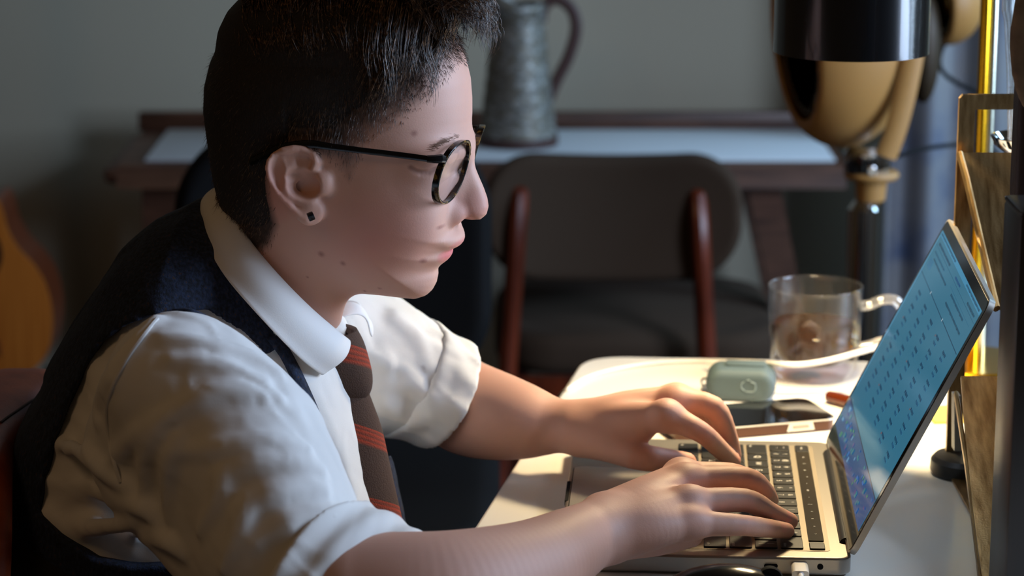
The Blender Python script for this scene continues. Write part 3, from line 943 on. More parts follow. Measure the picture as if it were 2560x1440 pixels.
TP = [(850,815),(880,890),(903,1000),(925,1080),(945,1180),(970,1280),(995,1400),(1030,1580),(200,1660),(-110,1420),(-20,1205),(60,1112),(128,1000),(188,875),(246,775),
      (295,695),(348,618),(420,556),(500,522),(600,560),(700,650),(790,740)]
TH = [(650,700,.085),(520,640,.105),(420,760,.135),(480,900,.150),(500,1050,.145),(400,1250,.135),(650,1300,.130),(820,1000,.105),(880,1200,.11),(150,1250,.12),(250,900,.125),(780,860,.085)]
tP = [HL(*p) for p in TP]; tH = [(*HL(a, b), h) for a, b, h in TH]
TR = .085
def loc_h(p):
    q = p - H0.astype(np.float32)
    return q @ HU.astype(np.float32), q @ HV.astype(np.float32), p[..., 2]
def torso(p):
    u, v, z = loc_h(p)
    d = poly_sdf(u, z, tP); h = gfield(u, z, tH, .05)
    k = 1 - np.minimum(-d / TR, 1)
    return (np.sqrt((v / h) ** 2 + k * k) - 1) * TR
def Jy(lst, n=4):
    q = catmull([np.append(PY(a, b, y), r) for a, b, y, r in lst], n)
    return [x[:3] for x in q], [x[3] for x in q]
NS = Jy([(455,965,1.752,.0515),(515,1020,1.745,.0545),(610,1120,1.728,.0560),(680,1270,1.705,.0565),(735,1400,1.688,.0560),(900,1478,1.685,.0500)])
FY_ = 2.108
FS = Jy([(800,850,2.10,.060),(880,880,2.108,.057),(960,918,FY_,.0545),(1060,964,FY_,.0478),(1170,1014,2.097,.0455)])
NZ = rng.normal(0, 1, (7, 3)); NZ /= np.linalg.norm(NZ, axis=1, keepdims=True)
NF = rng.uniform(.5, 1.5, 7); NP = rng.uniform(0, 6.28, 7)
def sway(p, a, f):
    """irregular soft puckers: seven crossing waves, each bent by the next"""
    s_ = 0; prev = 0
    for k in range(7):
        prev = np.sin((p @ NZ[k].astype(np.float32)) * f * NF[k] + NP[k] + 1.7 * prev)
        s_ = s_ + prev
    return a * .5 * s_
def near_base(p):
    return smin(smin(torso(p), chain(p, *NS), .03), rcone(p, PY(400, 1110, 1.795), PY(640, 1420, 1.725), .052, .048), .03)
FOLDS = [  # (points, radius, sink)
 ([(424,1042),(487,1003),(562,979),(640,984),(690,1000)], .0070),
 ([(285,1155),(320,1118),(356,1080),(424,1042)], .0060),
 ([(469,1128),(562,1121),(675,1108),(765,1128)], .0065),
 ([(560,1190),(640,1160),(740,1165),(800,1180)], .0060),
 ([(600,1290),(655,1250),(712,1230),(806,1226)], .0065),
 ([(640,1360),(720,1310),(800,1290),(850,1290)], .0055),
 ([(500,1330),(545,1250),(560,1190)], .0060),
 ([(560,1420),(600,1330),(620,1260)], .0060),
 ([(112,1200),(225,1222),(337,1256),(400,1300)], .0075),
 ([(124,1286),(210,1318),(337,1308)], .0075),
 ([(150,1110),(220,1140),(280,1190),(330,1215)], .0065),
 ([(270,975),(300,915),(345,860),(375,825),(397,795)], .0050),
 ([(405,845),(480,858),(562,872),(637,895),(690,930)], .0055),
 ([(430,900),(500,905),(580,925),(660,955)], .0045),
 ([(367,1222),(369,1150),(385,1100),(405,1078)], .0060),
 ([(428,1290),(426,1220),(432,1144),(450,1100)], .0060),
 ([(255,1050),(262,1000),(290,950)], .0050),
 ([(330,1330),(400,1345),(460,1385)], .0060)]
FOLDC = []
for pts, r in FOLDS:
    q = []
    for a, b in pts:
        s_ = hit(near_base, a, b, 1.5)
        if s_ is not None:
            d_ = ray(a, b); q.append(s_ + d_ / np.linalg.norm(d_) * r * .14)
    if len(q) > 1:
        q = catmull(q, 3); n = len(q)
        FOLDC.append((q, [r * (.45 + .55 * math.sin(math.pi * (i + .3) / (n - .4))) for i in range(n)]))
def near_shirt(p):
    d = near_base(p)
    m = np.abs(d) < .03
    if m.any():
        pm = p[m]; dm = d[m]
        for q, rs in FOLDC:
            qa = np.array(q); lo, hi = qa.min(0) - .03, qa.max(0) + .03
            w = np.all((pm > lo) & (pm < hi), axis=1)
            if w.any(): dm[w] = smin(dm[w], chain(pm[w], q, rs), .0085)
        dm += sway(pm, .0010, 42.) + sway(pm[:, [1, 2, 0]], .00018, 210.)
        d = d.copy(); d[m] = dm
    return d
CUFN = np.array([.80, -.42, -.43]); CUFN /= np.linalg.norm(CUFN)
CUF0 = PY(992, 1410, 1.655)
def near_sleeve(p):
    u, v, z = loc_h(p)
    d = near_shirt(p)
    d = np.maximum(d, (p - CUF0.astype(np.float32)) @ CUFN.astype(np.float32) + .012)
    return np.maximum(d, v - .015)
sV, sQ = field_mesh(near_sleeve, PY(-60, 1500, 1.95) * [1, 0, 0] + [0, 1.60, .70], np.array([.03, 1.985, 1.04]), .0026)
FOLDF = [([(985,800),(1040,850),(1075,930)], .007), ([(1010,960),(1075,990),(1120,1010)], .006), ([(940,900),(1010,920),(1060,980)], .006),
         ([(1085,850),(1110,920),(1100,1000)], .006), ([(1120,860),(1150,930),(1140,1010)], .005), ([(960,1010),(1030,1050),(1090,1030)], .007)]
FOLDFC = []
def far_base(p): return chain(p, *FS)
for pts, r in FOLDF:
    q = [s_ + ray(a, b) * r * .4 for (a, b) in pts for s_ in [hit(far_base, a, b, 1.9)] if s_ is not None]
    if len(q) > 1: FOLDFC.append((catmull(q, 3), r * .8))
fe = PY(1175, 915, FY_) - PY(1060, 1108, FY_); fn_ = np.cross(fe, ray(1120, 1000) + np.array([-.42, 0, 0])); fn_ /= np.linalg.norm(fn_)
if fn_[0] < 0: fn_ = -fn_
FC0 = PY(1105, 1010, FY_)
def far_sleeve_d(p):
    d = chain(p, *FS)
    for q, r in FOLDFC: d = smin(d, chain(p, q, [r] * len(q)), .010)
    return d + sway(p, .0010, 90.)
def far_sleeve(p):
    return np.maximum(far_sleeve_d(p), (p - FC0.astype(np.float32)) @ fn_.astype(np.float32) + .010)
ftV, ftQ = field_mesh(far_sleeve, np.array([-.22, 2.02, .70]), np.array([.02, 2.20, 1.02]), .0032)
def far_torso(p):
    u, v, z = loc_h(p)
    return np.maximum(torso(p), -v - .006)
gV, gQ = field_mesh(far_torso, PY(-60, 1500, 1.95) * [1, 0, 0] + [0, 1.88, .70], np.array([.03, 2.15, 1.04]), .0060)
shirt = mk('shirt', np.concatenate([sV, ftV, gV]), np.concatenate([sQ, ftQ + len(sV), gQ + len(sV) + len(ftV)]), M_shirt, person)
def seam(px_):
    q = [s_ - ray(a, b) * .0001 for a, b in px_ for s_ in [hit(near_shirt, a, b, 1.5)] if s_ is not None]
    MB().tube(catmull(q, 5), .0014, 6).build('seam', M_shirt, shirt)
seam([(394,795),(362,835),(322,890),(292,945),(274,990),(267,1040),(273,1100),(285,1155),(300,1205)])
# rolled cuffs
def ncuff(p):
    s_ = (p - CUF0.astype(np.float32)) @ CUFN.astype(np.float32)
    b = chain(p, *NS) - .0062 - .0020 * np.clip((s_ + .03) / .03, 0, 1)
    b = b + .0016 * np.sin(s_ * 260) + sway(p, .0007, 60.)
    d = smax(b, -(b + .0085), .003)
    d = smax(d, s_, .002)
    d = smax(d, -(s_ + .052 + .003 * np.sin(p[:, 1] * 70)), .004)
    return d
nV, nQ = field_mesh(ncuff, CUF0 - .115, CUF0 + .115, .0018)
mk('cuff', nV, nQ, M_shirt, shirt)
def fcuff(p):
    s_ = (p - FC0.astype(np.float32)) @ fn_.astype(np.float32)
    b = far_sleeve_d(p) - .0020 + .0005 * np.sin(s_ * 250)
    d = smax(b, -(b + .0055), .002)
    d = smax(d, s_, .003)
    return smax(d, -(s_ + .034), .003)
nV, nQ = field_mesh(fcuff, FC0 - .09, FC0 + .09, .0026)
mk('cuff', nV, nQ, M_shirt, shirt)

# collar: the leaf folds over a stand round the neck
CT = [(872,846,-.016),(832,815,-.038),(770,762,-.053),(690,678,-.060),(620,590,-.053),(575,512,-.032),(553,468,0),(580,490,.030),(650,590,.050),(740,690,.054),(815,765,.046),(858,795,.030)]
CB = [(800,938,-.050),(748,898,-.074),(650,800,-.088),(566,698,-.076),(522,622,-.052),(507,590,-.030),(503,565,0),(540,560,.040),(640,640,.072),(770,712,.084),(890,748,.074),(930,850,.052)]
ct = catmull([hl3(*p) for p in CT], 6); cb = catmull([hl3(*p) for p in CB], 6)
rows = []
nk0 = hl3(742, 545, 0); nk1 = hl3(655, 850, 0)
for i, (a, b) in enumerate(zip(ct, cb)):
    t = np.clip(np.dot(a - nk0, nk1 - nk0) / np.dot(nk1 - nk0, nk1 - nk0), 0, 1); c = nk0 + t * (nk1 - nk0)
    inn = (c - a); inn /= np.linalg.norm(inn)
    dn = (nk1 - nk0) / np.linalg.norm(nk1 - nk0)
    row = [a + inn * .004 + dn * .022, a + inn * .0035 + dn * .008, a + inn * .001 + dn * .001]
    out = np.cross(b - a, (ct[min(i + 1, len(ct) - 1)] - ct[max(i - 1, 0)])); out /= np.linalg.norm(out) + 1e-9
    if np.dot(out, a - c) < 0: out = -out
    for j in range(9):
        s = (j + .35) / 8.35
        bulge = .0065 * math.sin(math.pi * min(s * 1.1, 1)) * (1.0 if i < 40 else 1.4)
        wv = .0005 * math.sin(i * .45 + s * 2) * s + (.004 * math.sin(i * 1.1) * s if i > 54 else 0)
        row.append(a * (1 - s) + b * s + out * (bulge + wv + .002))
    rows.append([HW(*q) for q in row])
colm = MB().grid(rows).build('collar', M_shirt, shirt, smooth=True)
sd = colm.modifiers.new('thick', 'SOLIDIFY'); sd.thickness = .0016; sd.offset = 0
sb = colm.modifiers.new('sub', 'SUBSURF'); sb.levels = 1; sb.render_levels = 1

# vest: a shell over the trunk with armholes and a V front
ARM = [(262,850),(330,803),(420,776),(520,774),(605,826),(668,884),(716,950),(752,1015),(792,1120),(828,1205),(840,1300),(700,1400),(476,1396),(367,1400),(262,1381),(170,1322),(108,1270),
       (116,1190),(140,1085),(170,1000),(205,925)]
VF = [(650,745),(676,805),(735,925),(790,1040),(850,1215),(880,1300),(905,1460),(1400,1460),(1200,700),(700,600)]
def on_body(a, b, v):
    q = hit(near_base, a, b, 1.5)
    if q is None: return HL(a, b, v)
    return np.array([np.dot(q - H0, HU), q[2]])
armP = [on_body(a, b, -.125) if i < 7 else HL(a, b, -.125) for i, (a, b) in enumerate(ARM)]; vfP = [on_body(a, b, -.085) if i < 2 else HL(a, b, -.07) for i, (a, b) in enumerate(VF)]
NECKP = [HL(a, b, -.06) for a, b in [(515,550),(560,630),(645,700),(745,880),(1000,900),(900,600),(600,400),(520,470)]]
def vest_d(p):
    u, v, z = loc_h(p)
    t = near_base(p)
    d = smax(t - .0070, -(t + .0035), .001)
    ap = poly_sdf(u, z, armP); vp = poly_sdf(u, z, vfP); npv = poly_sdf(u, z, NECKP)
    d = smax(d, np.where(np.abs(v) > .05, -ap, -1.), .003)
    d = smax(d, -vp, .003)
    d = np.maximum(d, np.abs(v) - .185)
    d = smax(d, -npv, .003)
    return d + sway(p, .0006, 80.)
vV, vQ = field_mesh(vest_d, PY(-100, 1500, 1.95) * [1, 0, 0] + [0, 1.77, .68], np.array([.04, 2.15, 1.06]), .0024)
vest = mk('vest', vV, vQ, M_vest, person)
fr = [hl3(a, b, v) for a, b, v in ((893, 850, .040), (915, 960, .046), (948, 1080, .050), (985, 1200, .050), (1012, 1300, .050), (1040, 1420, .050))]
fr = catmull(fr, 4)
MB().grid([[HW(*(q + np.array([-.040, .04, 0]))), HW(*(q + np.array([-.012, .012, 0]))), HW(*(q + np.array([0, .002, 0]))), HW(*(q + np.array([-.004, -.005, 0]))), HW(*(q + np.array([-.02, -.006, 0])))] for q in fr]).build('vest_front_edge', M_vest, vest, smooth=True)

nf = []
for (a, b), (c, d) in zip(((655, 846), (700, 890), (742, 985), (772, 1070), (812, 1160), (842, 1226)), ((700, 838), (745, 918), (788, 1012), (818, 1087), (848, 1168), (864, 1232))):
    r_ = []
    for t in (0, .33, .66, 1):
        q = hit(torso, a + (c - a) * t, b + (d - b) * t, 1.5)
        if q is None: q = PY(a + (c - a) * t, b + (d - b) * t, 1.90)
        w_ = ray(a, b); r_.append(q - w_ * (.006 if 0 < t < 1 else .0045))
    nf.append(r_)
nf = [catmull(list(x), 4) for x in zip(*nf)]
ve = MB().grid(np.array(nf)).build('vest_front_edge', M_vest, vest, smooth=True)
sd = ve.modifiers.new('thick', 'SOLIDIFY'); sd.thickness = .003; sd.offset = 0
# tie
M_tie = Mat('knit_tie', rough=0.92)
uvn = M_tie.n('ShaderNodeUVMap'); uvn.uv_map = 'UVMap'
sx = M_tie.n('ShaderNodeSeparateXYZ'); M_tie.l(uvn, 'UV', sx, 'Vector')
def math_(m, op, a, b):
    nd = m.n('ShaderNodeMath'); nd.operation = op
    for i, q in enumerate((a, b)):
        if q is None: continue
        if isinstance(q, tuple): m.l(q[0], q[1], nd, i)
        else: nd.inputs[i].default_value = q
    return (nd, 0)
tt = math_(M_tie, 'ADD', math_(M_tie, 'MULTIPLY', (sx, 'Y'), 17.5), math_(M_tie, 'MULTIPLY', (sx, 'X'), -.62))
fr_ = math_(M_tie, 'FRACT', tt, None)
brown, rust = rgb(70, 48, 35), rgb(158, 54, 24)
rp = M_tie.ramp(fr_[0], 0, [(0, rust), (.05, rgb(104, 46, 28)), (.07, rust), (.12, rgb(104, 46, 28)), (.14, rust), (.19, rgb(104, 46, 28)), (.21, rust), (.27, brown), (1, brown)])
rp.color_ramp.interpolation = 'LINEAR'
M_tie.l(rp, 'Color', M_tie.b, 'Base Color')
M_tie.bump(900, 0.7, 0.001, 2)
def ribbon(center, halfw, back, name, parent, vdir, uoff=0.0, thick=.006, du=0.0):
    cs = catmull(center, 6); n = len(cs)
    hw = catmull([[x] for x in halfw], 6); V = []; UV = []; L = uoff
    for i, c in enumerate(cs):
        if i: L += np.linalg.norm(c - cs[i - 1])
        for j in range(17):
            s = j / 8 - 1; w = hw[i][0]
            V.append(HW(*(c + np.array([-back * s * s, w * s + vdir * (i / n), 0])))); UV.append((j / 16 + du, L))
    m = 17
    Q = np.array([(i * m + j, i * m + j + 1, (i + 1) * m + j + 1, (i + 1) * m + j) for i in range(n - 1) for j in range(m - 1)])
    o = mk(name, V, Q, M_tie, parent, uvs=UV)
    sd = o.modifiers.new('thick', 'SOLIDIFY'); sd.thickness = thick; sd.offset = -1
    return o
necktie = ribbon([hl3(a, b, -.002) for a, b in ((893, 962), (915, 1020), (936, 1080), (952, 1150), (972, 1240), (990, 1320), (1008, 1420))], [.017, .021, .024, .026, .028, .030, .031], .020, 'necktie', person, -.004, 0.034)
kn = ribbon([hl3(a, b, -.004) for a, b in ((868, 838), (884, 868), (896, 905), (904, 940), (904, 966), (896, 978))], [.025, .025, .022, .0185, .0150, .0125], .022, 'knot', necktie, 0, .021, .008, .5)
# trousers and thighs in the dark below the table
M_trou = Mat('dark_trousers', rgb(14, 14, 18), 0.9)
def trou(p):
    d = rcone(p, HW(*hl3(180, 1560, -.03)), HW(*hl3(180, 1560, .03)), .145, .145)
    for s in (-1, 1):
        k = np.array([.12, 1.95 + s * .10, .54])
        d = smin(d, rcone(p, HW(*hl3(190, 1640, s * .08)), k, .085, .062), .04)
        d = smin(d, rcone(p, k, np.array([.06, 1.95 + s * .10, .12]), .060, .045), .03)
    return np.maximum(d, .1 - p[:, 2])
tV, tQ = field_mesh(trou, np.array([-.56, 1.70, .09]), np.array([.24, 2.22, .78]), .009)
mk('trousers', tV, tQ, M_trou, person)
M_shoe = Mat('shoe_leather', rgb(18, 14, 12), 0.4)
for s in (-1, 1):
    def shoe(p): return smax(smin(rcone(p, np.array([.03, 1.95 + s * .10, .06]), np.array([.22, 1.95 + s * .105, .035]), .052, .036), rcone(p, np.array([.05, 1.95 + s * .1, .05]), np.array([.06, 1.95 + s * .1, .14]), .048, .048), .02), .001 - p[:, 2], .004)
    tV, tQ = field_mesh(shoe, np.array([-.05, 1.95 + s * .1 - .08, -.01]), np.array([.28, 1.95 + s * .1 + .08, .20]), .006)
    mk('shoe', tV, tQ, M_shoe, person)
# ================================================================== hair
M_hair = Mat('dark_brown_hair', rgb(34, 23, 16), 0.34)
M_hair.noise_col([(.3, rgb(28, 19, 13)), (.5, rgb(62, 43, 30)), (.68, rgb(140, 106, 76))], 340, 2)
M_scalp = Mat('cropped_hair', rgb(24, 17, 12), 0.75)
M_scalp.noise_col([(.3, rgb(14, 10, 8)), (.6, rgb(32, 23, 16)), (.8, rgb(52, 38, 26))], 900, 3, 'Object', (1, 1, .3))
M_scalp.bump(1400, 0.9, 0.0012, 2, 'Object', (1, 1, .35))
kx = [np.arange(HL(495, 300)[0], HL(1190, 300)[0], .0026, dtype=np.float32), np.arange(-.100, .1, .0026, dtype=np.float32),
      np.arange(HL(600, 660)[1], HL(800, -100)[1], .0026, dtype=np.float32)]
KU, KZ = np.meshgrid(kx[0], kx[2], indexing='ij')
capd = poly_sdf(KU, KZ, pH)
topz = HL(800, 130)[1]
th = .0050 * np.clip((-capd - np.where(KU < HL(790, 400)[0], .004, .024)) / .030, -.5, 1) + .0100 * np.clip((KZ - topz) / .03, 0, 1) * np.clip((-capd) / .02, 0, 1)
HFc = head_field(kx) - th[:, None, :]
kV, kQ = nets(HFc, [a[0] for a in kx], .0026)
keep = poly_sdf(kV[:, 0].astype(np.float32), kV[:, 2].astype(np.float32), pH) < np.where(kV[:, 0] < HL(790, 400)[0], .0, -.018)
kQ = kQ[keep[kQ].all(1)]
used = np.unique(kQ); rm = np.full(len(kV), -1); rm[used] = np.arange(len(used))
capV = kV[used]; hair = mk('hair', HWa(capV), rm[kQ], M_scalp, person)

def strands(lists, r0, nseg, name, mat, parent):
    """lists: (n, k, 3) array of strand points, swept as thin three-sided tapering tubes"""
    S = np.asarray(lists, float); n, k, _ = S.shape
    T = np.gradient(S, axis=1); T /= np.linalg.norm(T, axis=2, keepdims=True) + 1e-12
    ref = np.array([.31, .86, .41])
    A = np.cross(T, ref); A /= np.linalg.norm(A, axis=2, keepdims=True) + 1e-12
    B = np.cross(T, A)
    tp = r0 * np.sqrt(np.clip(1 - np.linspace(0, 1, k) ** 2.2, .02, 1))[None, :, None] * rng.uniform(.6, 1.3, (n, 1, 1))
    V = np.stack([S + tp * (math.cos(a) * A + math.sin(a) * B) for a in (0, 2.094, 4.189)], 2).reshape(-1, 3)
    i = (np.arange(n)[:, None] * k + np.arange(k - 1)[None, :]).reshape(-1) * 3
    Q = np.concatenate([np.stack([i + a, i + (a + 1) % 3, i + 3 + (a + 1) % 3, i + 3 + a], 1) for a in range(3)])
    o = mk(name, V, Q, mat, parent)
    o['kind'] = 'stuff'
    return o
def skullv(u, z):
    iu = min(max(int(round((u - hax[0][0]) / .0014)), 0), HF.shape[0] - 1); iz = min(max(int(round((z - hax[2][0]) / .0014)), 0), HF.shape[2] - 1)
    col = HF_SKULL[iu, :, iz]; k = np.argmax(col < 0)
    return -hax[1][k] if (col < 0).any() else 0.0
def surfp(px, py, off):
    """head-frame point on the near side of the head, `off` proud of it"""
    a = HL(px, py, -.06); a = HL(px, py, -max(surfv(*a), .02))
    return np.array([a[0], -max(surfv(*a), .02) - off, a[1]])
# cropped sides: short bristles over the scalp, thinning towards the hairline
vi = rng.integers(0, len(hV), 90000)
nrm = np.zeros_like(hV)
fn3 = np.cross(hV[hQ[:, 1]] - hV[hQ[:, 0]], hV[hQ[:, 3]] - hV[hQ[:, 0]])
for c in range(4): np.add.at(nrm, hQ[:, c], fn3)
nrm /= np.linalg.norm(nrm, axis=1, keepdims=True) + 1e-12
sel = vi[(hd[vi] < .0020 * rng.random(len(vi))) & (rng.random(len(vi)) < np.clip(.15 + (.006 - hd[vi]) / .03, 0, 1)) & (hV[vi][:, 1] < .03) & (poly_sdf(hU[vi], hZ[vi], outl) > .0005)]
sel = sel[:17000]
p0 = hV[sel]; nn = nrm[sel]
dirn = np.stack([-.10 + .25 * (p0[:, 0] > 0.03) * 0 - .3 * np.clip(-p0[:, 0] / .05, 0, 1), np.zeros(len(sel)), -np.ones(len(sel))], 1)
dirn = dirn - nn * np.sum(dirn * nn, 1, keepdims=True)
dirn /= np.linalg.norm(dirn, axis=1, keepdims=True) + 1e-9
ln = rng.uniform(.005, .010, (len(sel), 1)) * (.35 + .65 * np.clip(-hd[sel] / .02, 0, 1))[:, None]
jit = rng.normal(0, .22, p0.shape)
tt = np.linspace(0, 1, 4)
S = np.stack([p0 - nn * .0006 + (nn * (.75 * t - .25 * t * t) + (dirn + jit) * (.35 * t + .65 * t * t)) * ln for t in tt], 1)
S = S.reshape(-1, 3)
strands(HWa(S).reshape(len(sel), 4, 3), .00016, 4, 'cropped_strands', M_hair, hair)
# the longer top, combed forward and falling to the near side
def guide():
    x = rng.uniform(632, 1125); k = rng.random()
    v0 = -rng.uniform(-.030, .055)
    y0 = -28 + rng.uniform(-25, 20) + 60 * max(0, (x - 1000) / 125) * rng.random() + 40 * max(0, (680 - x) / 80)
    r = hl3(x, y0, v0)
    if x > 975 and k < .70:      # quiff, over the forehead
        f = rng.random()
        mx, my = x + 50 + 50 * f, y0 - 6 + 28 * rng.random()
        tx, ty = min(x + 95 + 75 * f, 1236 - 30 * rng.random() ** 2), y0 + 45 + 85 * rng.random()
        vm = v0 * 1.02 - .004
        pts = [r, hl3(.5 * (x + mx), y0 - 8 - 12 * rng.random(), vm), hl3(mx, my, vm), hl3(.35 * mx + .65 * tx + 8, .5 * (my + ty) - 8, vm), hl3(tx, ty, vm + rng.uniform(-.004, .004))]
        if rng.random() < .35:
            pts[-1] = hl3(tx - 22, ty + 12, vm)
    elif x > 930 and k < .90:    # locks over the temple
        tx, ty = x + rng.uniform(-50, 30), rng.uniform(150, 285) - max(0, x - 1020) * .25
        pts = [r, hl3(x + 12, y0 + 25, -.045), surfp(x + 14, .55 * y0 + .45 * ty, .012 + .006 * rng.random()), surfp(.4 * x + .6 * tx + 10, .25 * y0 + .75 * ty, .009), surfp(tx - 6, ty, .004 + .004 * rng.random())]
    else:
        tx, ty = x + rng.uniform(-35, 45), rng.uniform(30, 150) + max(0, x - 840) * .35
        off = .010 + .008 * rng.random()
        pts = [r, hl3(x + rng.uniform(-20, 20), y0 + 15, -.040), surfp(.7 * x + .3 * tx, .6 * max(y0, 0) + .4 * ty, off), surfp(.3 * x + .7 * tx, .3 * max(y0, 0) + .7 * ty, off * .9), surfp(tx, ty, .005 + .004 * rng.random())]
    return catmull(pts, 3)
ST = []
for _ in range(400):
    g = np.array(guide())
    gw = np.sin(np.linspace(0, rng.uniform(3, 7), len(g)) + rng.uniform(0, 6))[:, None] * np.linspace(0, 1, len(g))[:, None] * np.array([.0042, .0012, .0016]) * rng.random()
    for q in range(18):
        sp = rng.normal(0, 1, 3) * [.0052, .0042, .0034]
        w = np.linspace(1, .12, len(g))[:, None]
        tw = rng.normal(0, .0006, (1, 3)) * np.linspace(0, 1, len(g))[:, None]
        cut = rng.uniform(.75, 1.0)
        gi = g[0] + (g - g[0]) * 1.0
        k = np.linspace(0, (len(g) - 1) * cut, len(g)); i0 = np.minimum(k.astype(int), len(g) - 2); f = (k - i0)[:, None]
        wv = np.sin(np.linspace(0, rng.uniform(2, 6), len(g)) + rng.uniform(0, 6))[:, None] * np.linspace(0, 1, len(g))[:, None] * np.array([.0016, .0004, .0008]) * rng.random() + gw
        ST.append(gi[i0] * (1 - f) + gi[i0 + 1] * f + sp * w + tw * 3 + wv)
ST = np.array(ST)
hair_top = strands(HWa(ST.reshape(-1, 3)).reshape(ST.shape), .00030, 13, 'top_strands', M_hair, hair)
# brows and the near lashes
BR = []
for s in (-1, 1):
    for _ in range(420):
        t = rng.random(); px = 1096 + 66 * t; py = 364 - 16 * math.sin(t * 2.2) + rng.normal(0, 3.2)
        a = HL(px, py, -.035)
        v = surfv(*a)
        if v == 0: continue
        c = []
        e1, e2 = -.0052 * rng.uniform(.6, 1.1), .0006 + rng.normal(0, .0009)
        for u_ in (0, .5, 1):
            a2 = (a[0] + e1 * u_, a[1] + e2 * u_)
            c.append((a2[0], s * (surfv(*a2) + .0004 - .0003 * abs(u_ - .5)), a2[1]))
        c = np.array(c)
        if np.ptp(c[:, 1]) > .008: continue
        BR.append(c)
BR = np.array(BR)
M_brow = Mat('brow_hair', rgb(138, 104, 82), 0.7)
strands(HWa(BR.reshape(-1, 3)).reshape(BR.shape), .00010, 3, 'eyebrows', M_brow, hair)
# ear stud, a small dark cube
a = HL(783, 537, -.082); es = np.array([a[0], -.0880, a[1]])
M_stud = Mat('black_stone', rgb(16, 20, 24), 0.15, 0.4)
MB().box(HW(*es), (.0046, .0050, .0050), Matrix.Rotation(R(12), 3, 'Z') @ Matrix.Rotation(R(-20), 3, 'Y') @ Matrix.Rotation(R(14), 3, 'X'), .0005).build('ear_stud', M_stud, person)

# ================================================================== eyeglasses
M_tort = Mat('tortoiseshell', rough=0.18)
M_tort.noise_col([(.38, rgb(12, 9, 8)), (.55, rgb(34, 22, 12)), (.66, rgb(120, 92, 40)), (.8, rgb(60, 40, 18))], 190, 2)
M_blackf = Mat('black_acetate', rgb(12, 12, 13), 0.22)
M_lens = Mat('lens_glass')
nt = M_lens.nt; nt.nodes.remove(M_lens.b)
tr = M_lens.n('ShaderNodeBsdfTransparent'); tr.inputs[0].default_value = (.96, .97, .98, 1)
gl = M_lens.n('ShaderNodeBsdfGlossy'); gl.inputs['Roughness'].default_value = 0.02
lw = M_lens.n('ShaderNodeLayerWeight'); lw.inputs[0].default_value = .5
fz = M_lens.n('ShaderNodeMapRange'); fz.inputs['From Min'].default_value = .3; fz.inputs['From Max'].default_value = 1.0; fz.inputs['To Min'].default_value = .035; fz.inputs['To Max'].default_value = .2
M_lens.l(lw, 'Facing', fz, 'Value')
mx = M_lens.n('ShaderNodeMixShader')
M_lens.l(fz, 0, mx, 0); M_lens.l(tr, 0, mx, 1); M_lens.l(gl, 0, mx, 2)
M_lens.l(mx, 0, nt.nodes['Material Output'], 'Surface')
gb = HL(1176, 402, 0); gzc = HL(1133, 430, -.034)[1]
KT, KWR = .27, 2.5
def gpt(v, z, du=0.0):
    return np.array([gb[0] + KT * (z - gb[1]) - KWR * v * v + du, v, z])
glasses = thing('eyeglasses', 'round tortoiseshell eyeglasses with thin black temple worn on the face', 'eyeglasses', HW(*gpt(0, gzc)))
def lens_out(s, sc=1.0, n=56):
    out = []
    for k in range(n):
        a = 2 * math.pi * k / n; c, q = math.cos(a), math.sin(a)
        r = 1.0 + .05 * max(0, q) * abs(c)
        out.append((s * .0350 + .0242 * sc * r * abs(c) ** .96 * (1 if c > 0 else -1), gzc + .0222 * sc * r * abs(q) ** .93 * (1 if q > 0 else -1)))
    return out
for s in (-1, 1):
    o1, o2 = lens_out(s, 1.06), lens_out(s, .975); n = len(o1)
    V = []; 
    for (a, b), (c, d) in zip(o1, o2):
        V += [HW(*gpt(a, b, .0008)), HW(*gpt((a + c) / 2, (b + d) / 2, .0013)), HW(*gpt(c, d, .0008)), HW(*gpt(c, d, -.0030)), HW(*gpt(a, b, -.0036))]
    Fq = [(k * 5 + j, k * 5 + (j + 1) % 5, ((k + 1) % n) * 5 + (j + 1) % 5, ((k + 1) % n) * 5 + j) for k in range(n) for j in range(5)]
    MB().add(V, Fq).build('rim', M_tort, glasses, ang=50)
    MB().add([HW(*gpt(a, b, -.0012)) for a, b in lens_out(s, .98)] + [HW(*gpt(a, b, -.0030)) for a, b in lens_out(s, .98)],
             [tuple(range(n)), tuple(range(2 * n - 1, n - 1, -1))] + [(k, (k + 1) % n, n + (k + 1) % n, n + k) for k in range(n)]).build('lens', M_lens, glasses, ang=30)
    hz = HL(1095, 399, -.066)[1]
    h0 = gpt(s * .0625, hz, -.001)
    MB().tube([HW(*gpt(s * .0575, hz - .001, -.001)), HW(*h0), HW(*(h0 + [-.0045, s * .0035, .0002])), HW(*(h0 + [-.009, s * .0045, .0004]))], [.0032, .0034, .0030, .0026], 8, flat=(1, .7)).build('hinge_end', M_blackf, glasses)
    tp = [h0 + [-.008, s * .0042, .0003]]
    for x, y, ww in ((1000, 390, .070), (900, 378, .0765), (820, 368, .0795), (765, 362, .0800), (700, 372, .0790), (660, 390, .0770), (622, 408, .0745)):
        a = HL(x, y, -ww); v = max(ww - .003, skullv(*a) + .0010)
        tp.append(np.array([a[0], s * v, a[1]]))
    tp = catmull(tp, 4)
    hw = np.interp(np.linspace(0, 1, len(tp)), [0, .3, .55, .75, 1], [.0023, .0023, .0030, .0032, .0028])
    MB().tube([HW(*q) for q in tp], list(hw), 10, flat=(1, .42)).build('temple', M_blackf, glasses)
    MB().tube([HW(*gpt(s * .011, gzc - .002, -.002)), HW(*gpt(s * .0112, gzc - .006, -.006)), HW(*gpt(s * .0118, gzc - .010, -.0085))], [.0014, .002, .0012], 8, flat=(1.6, .6)).build('nose_pad', M_tort, glasses)
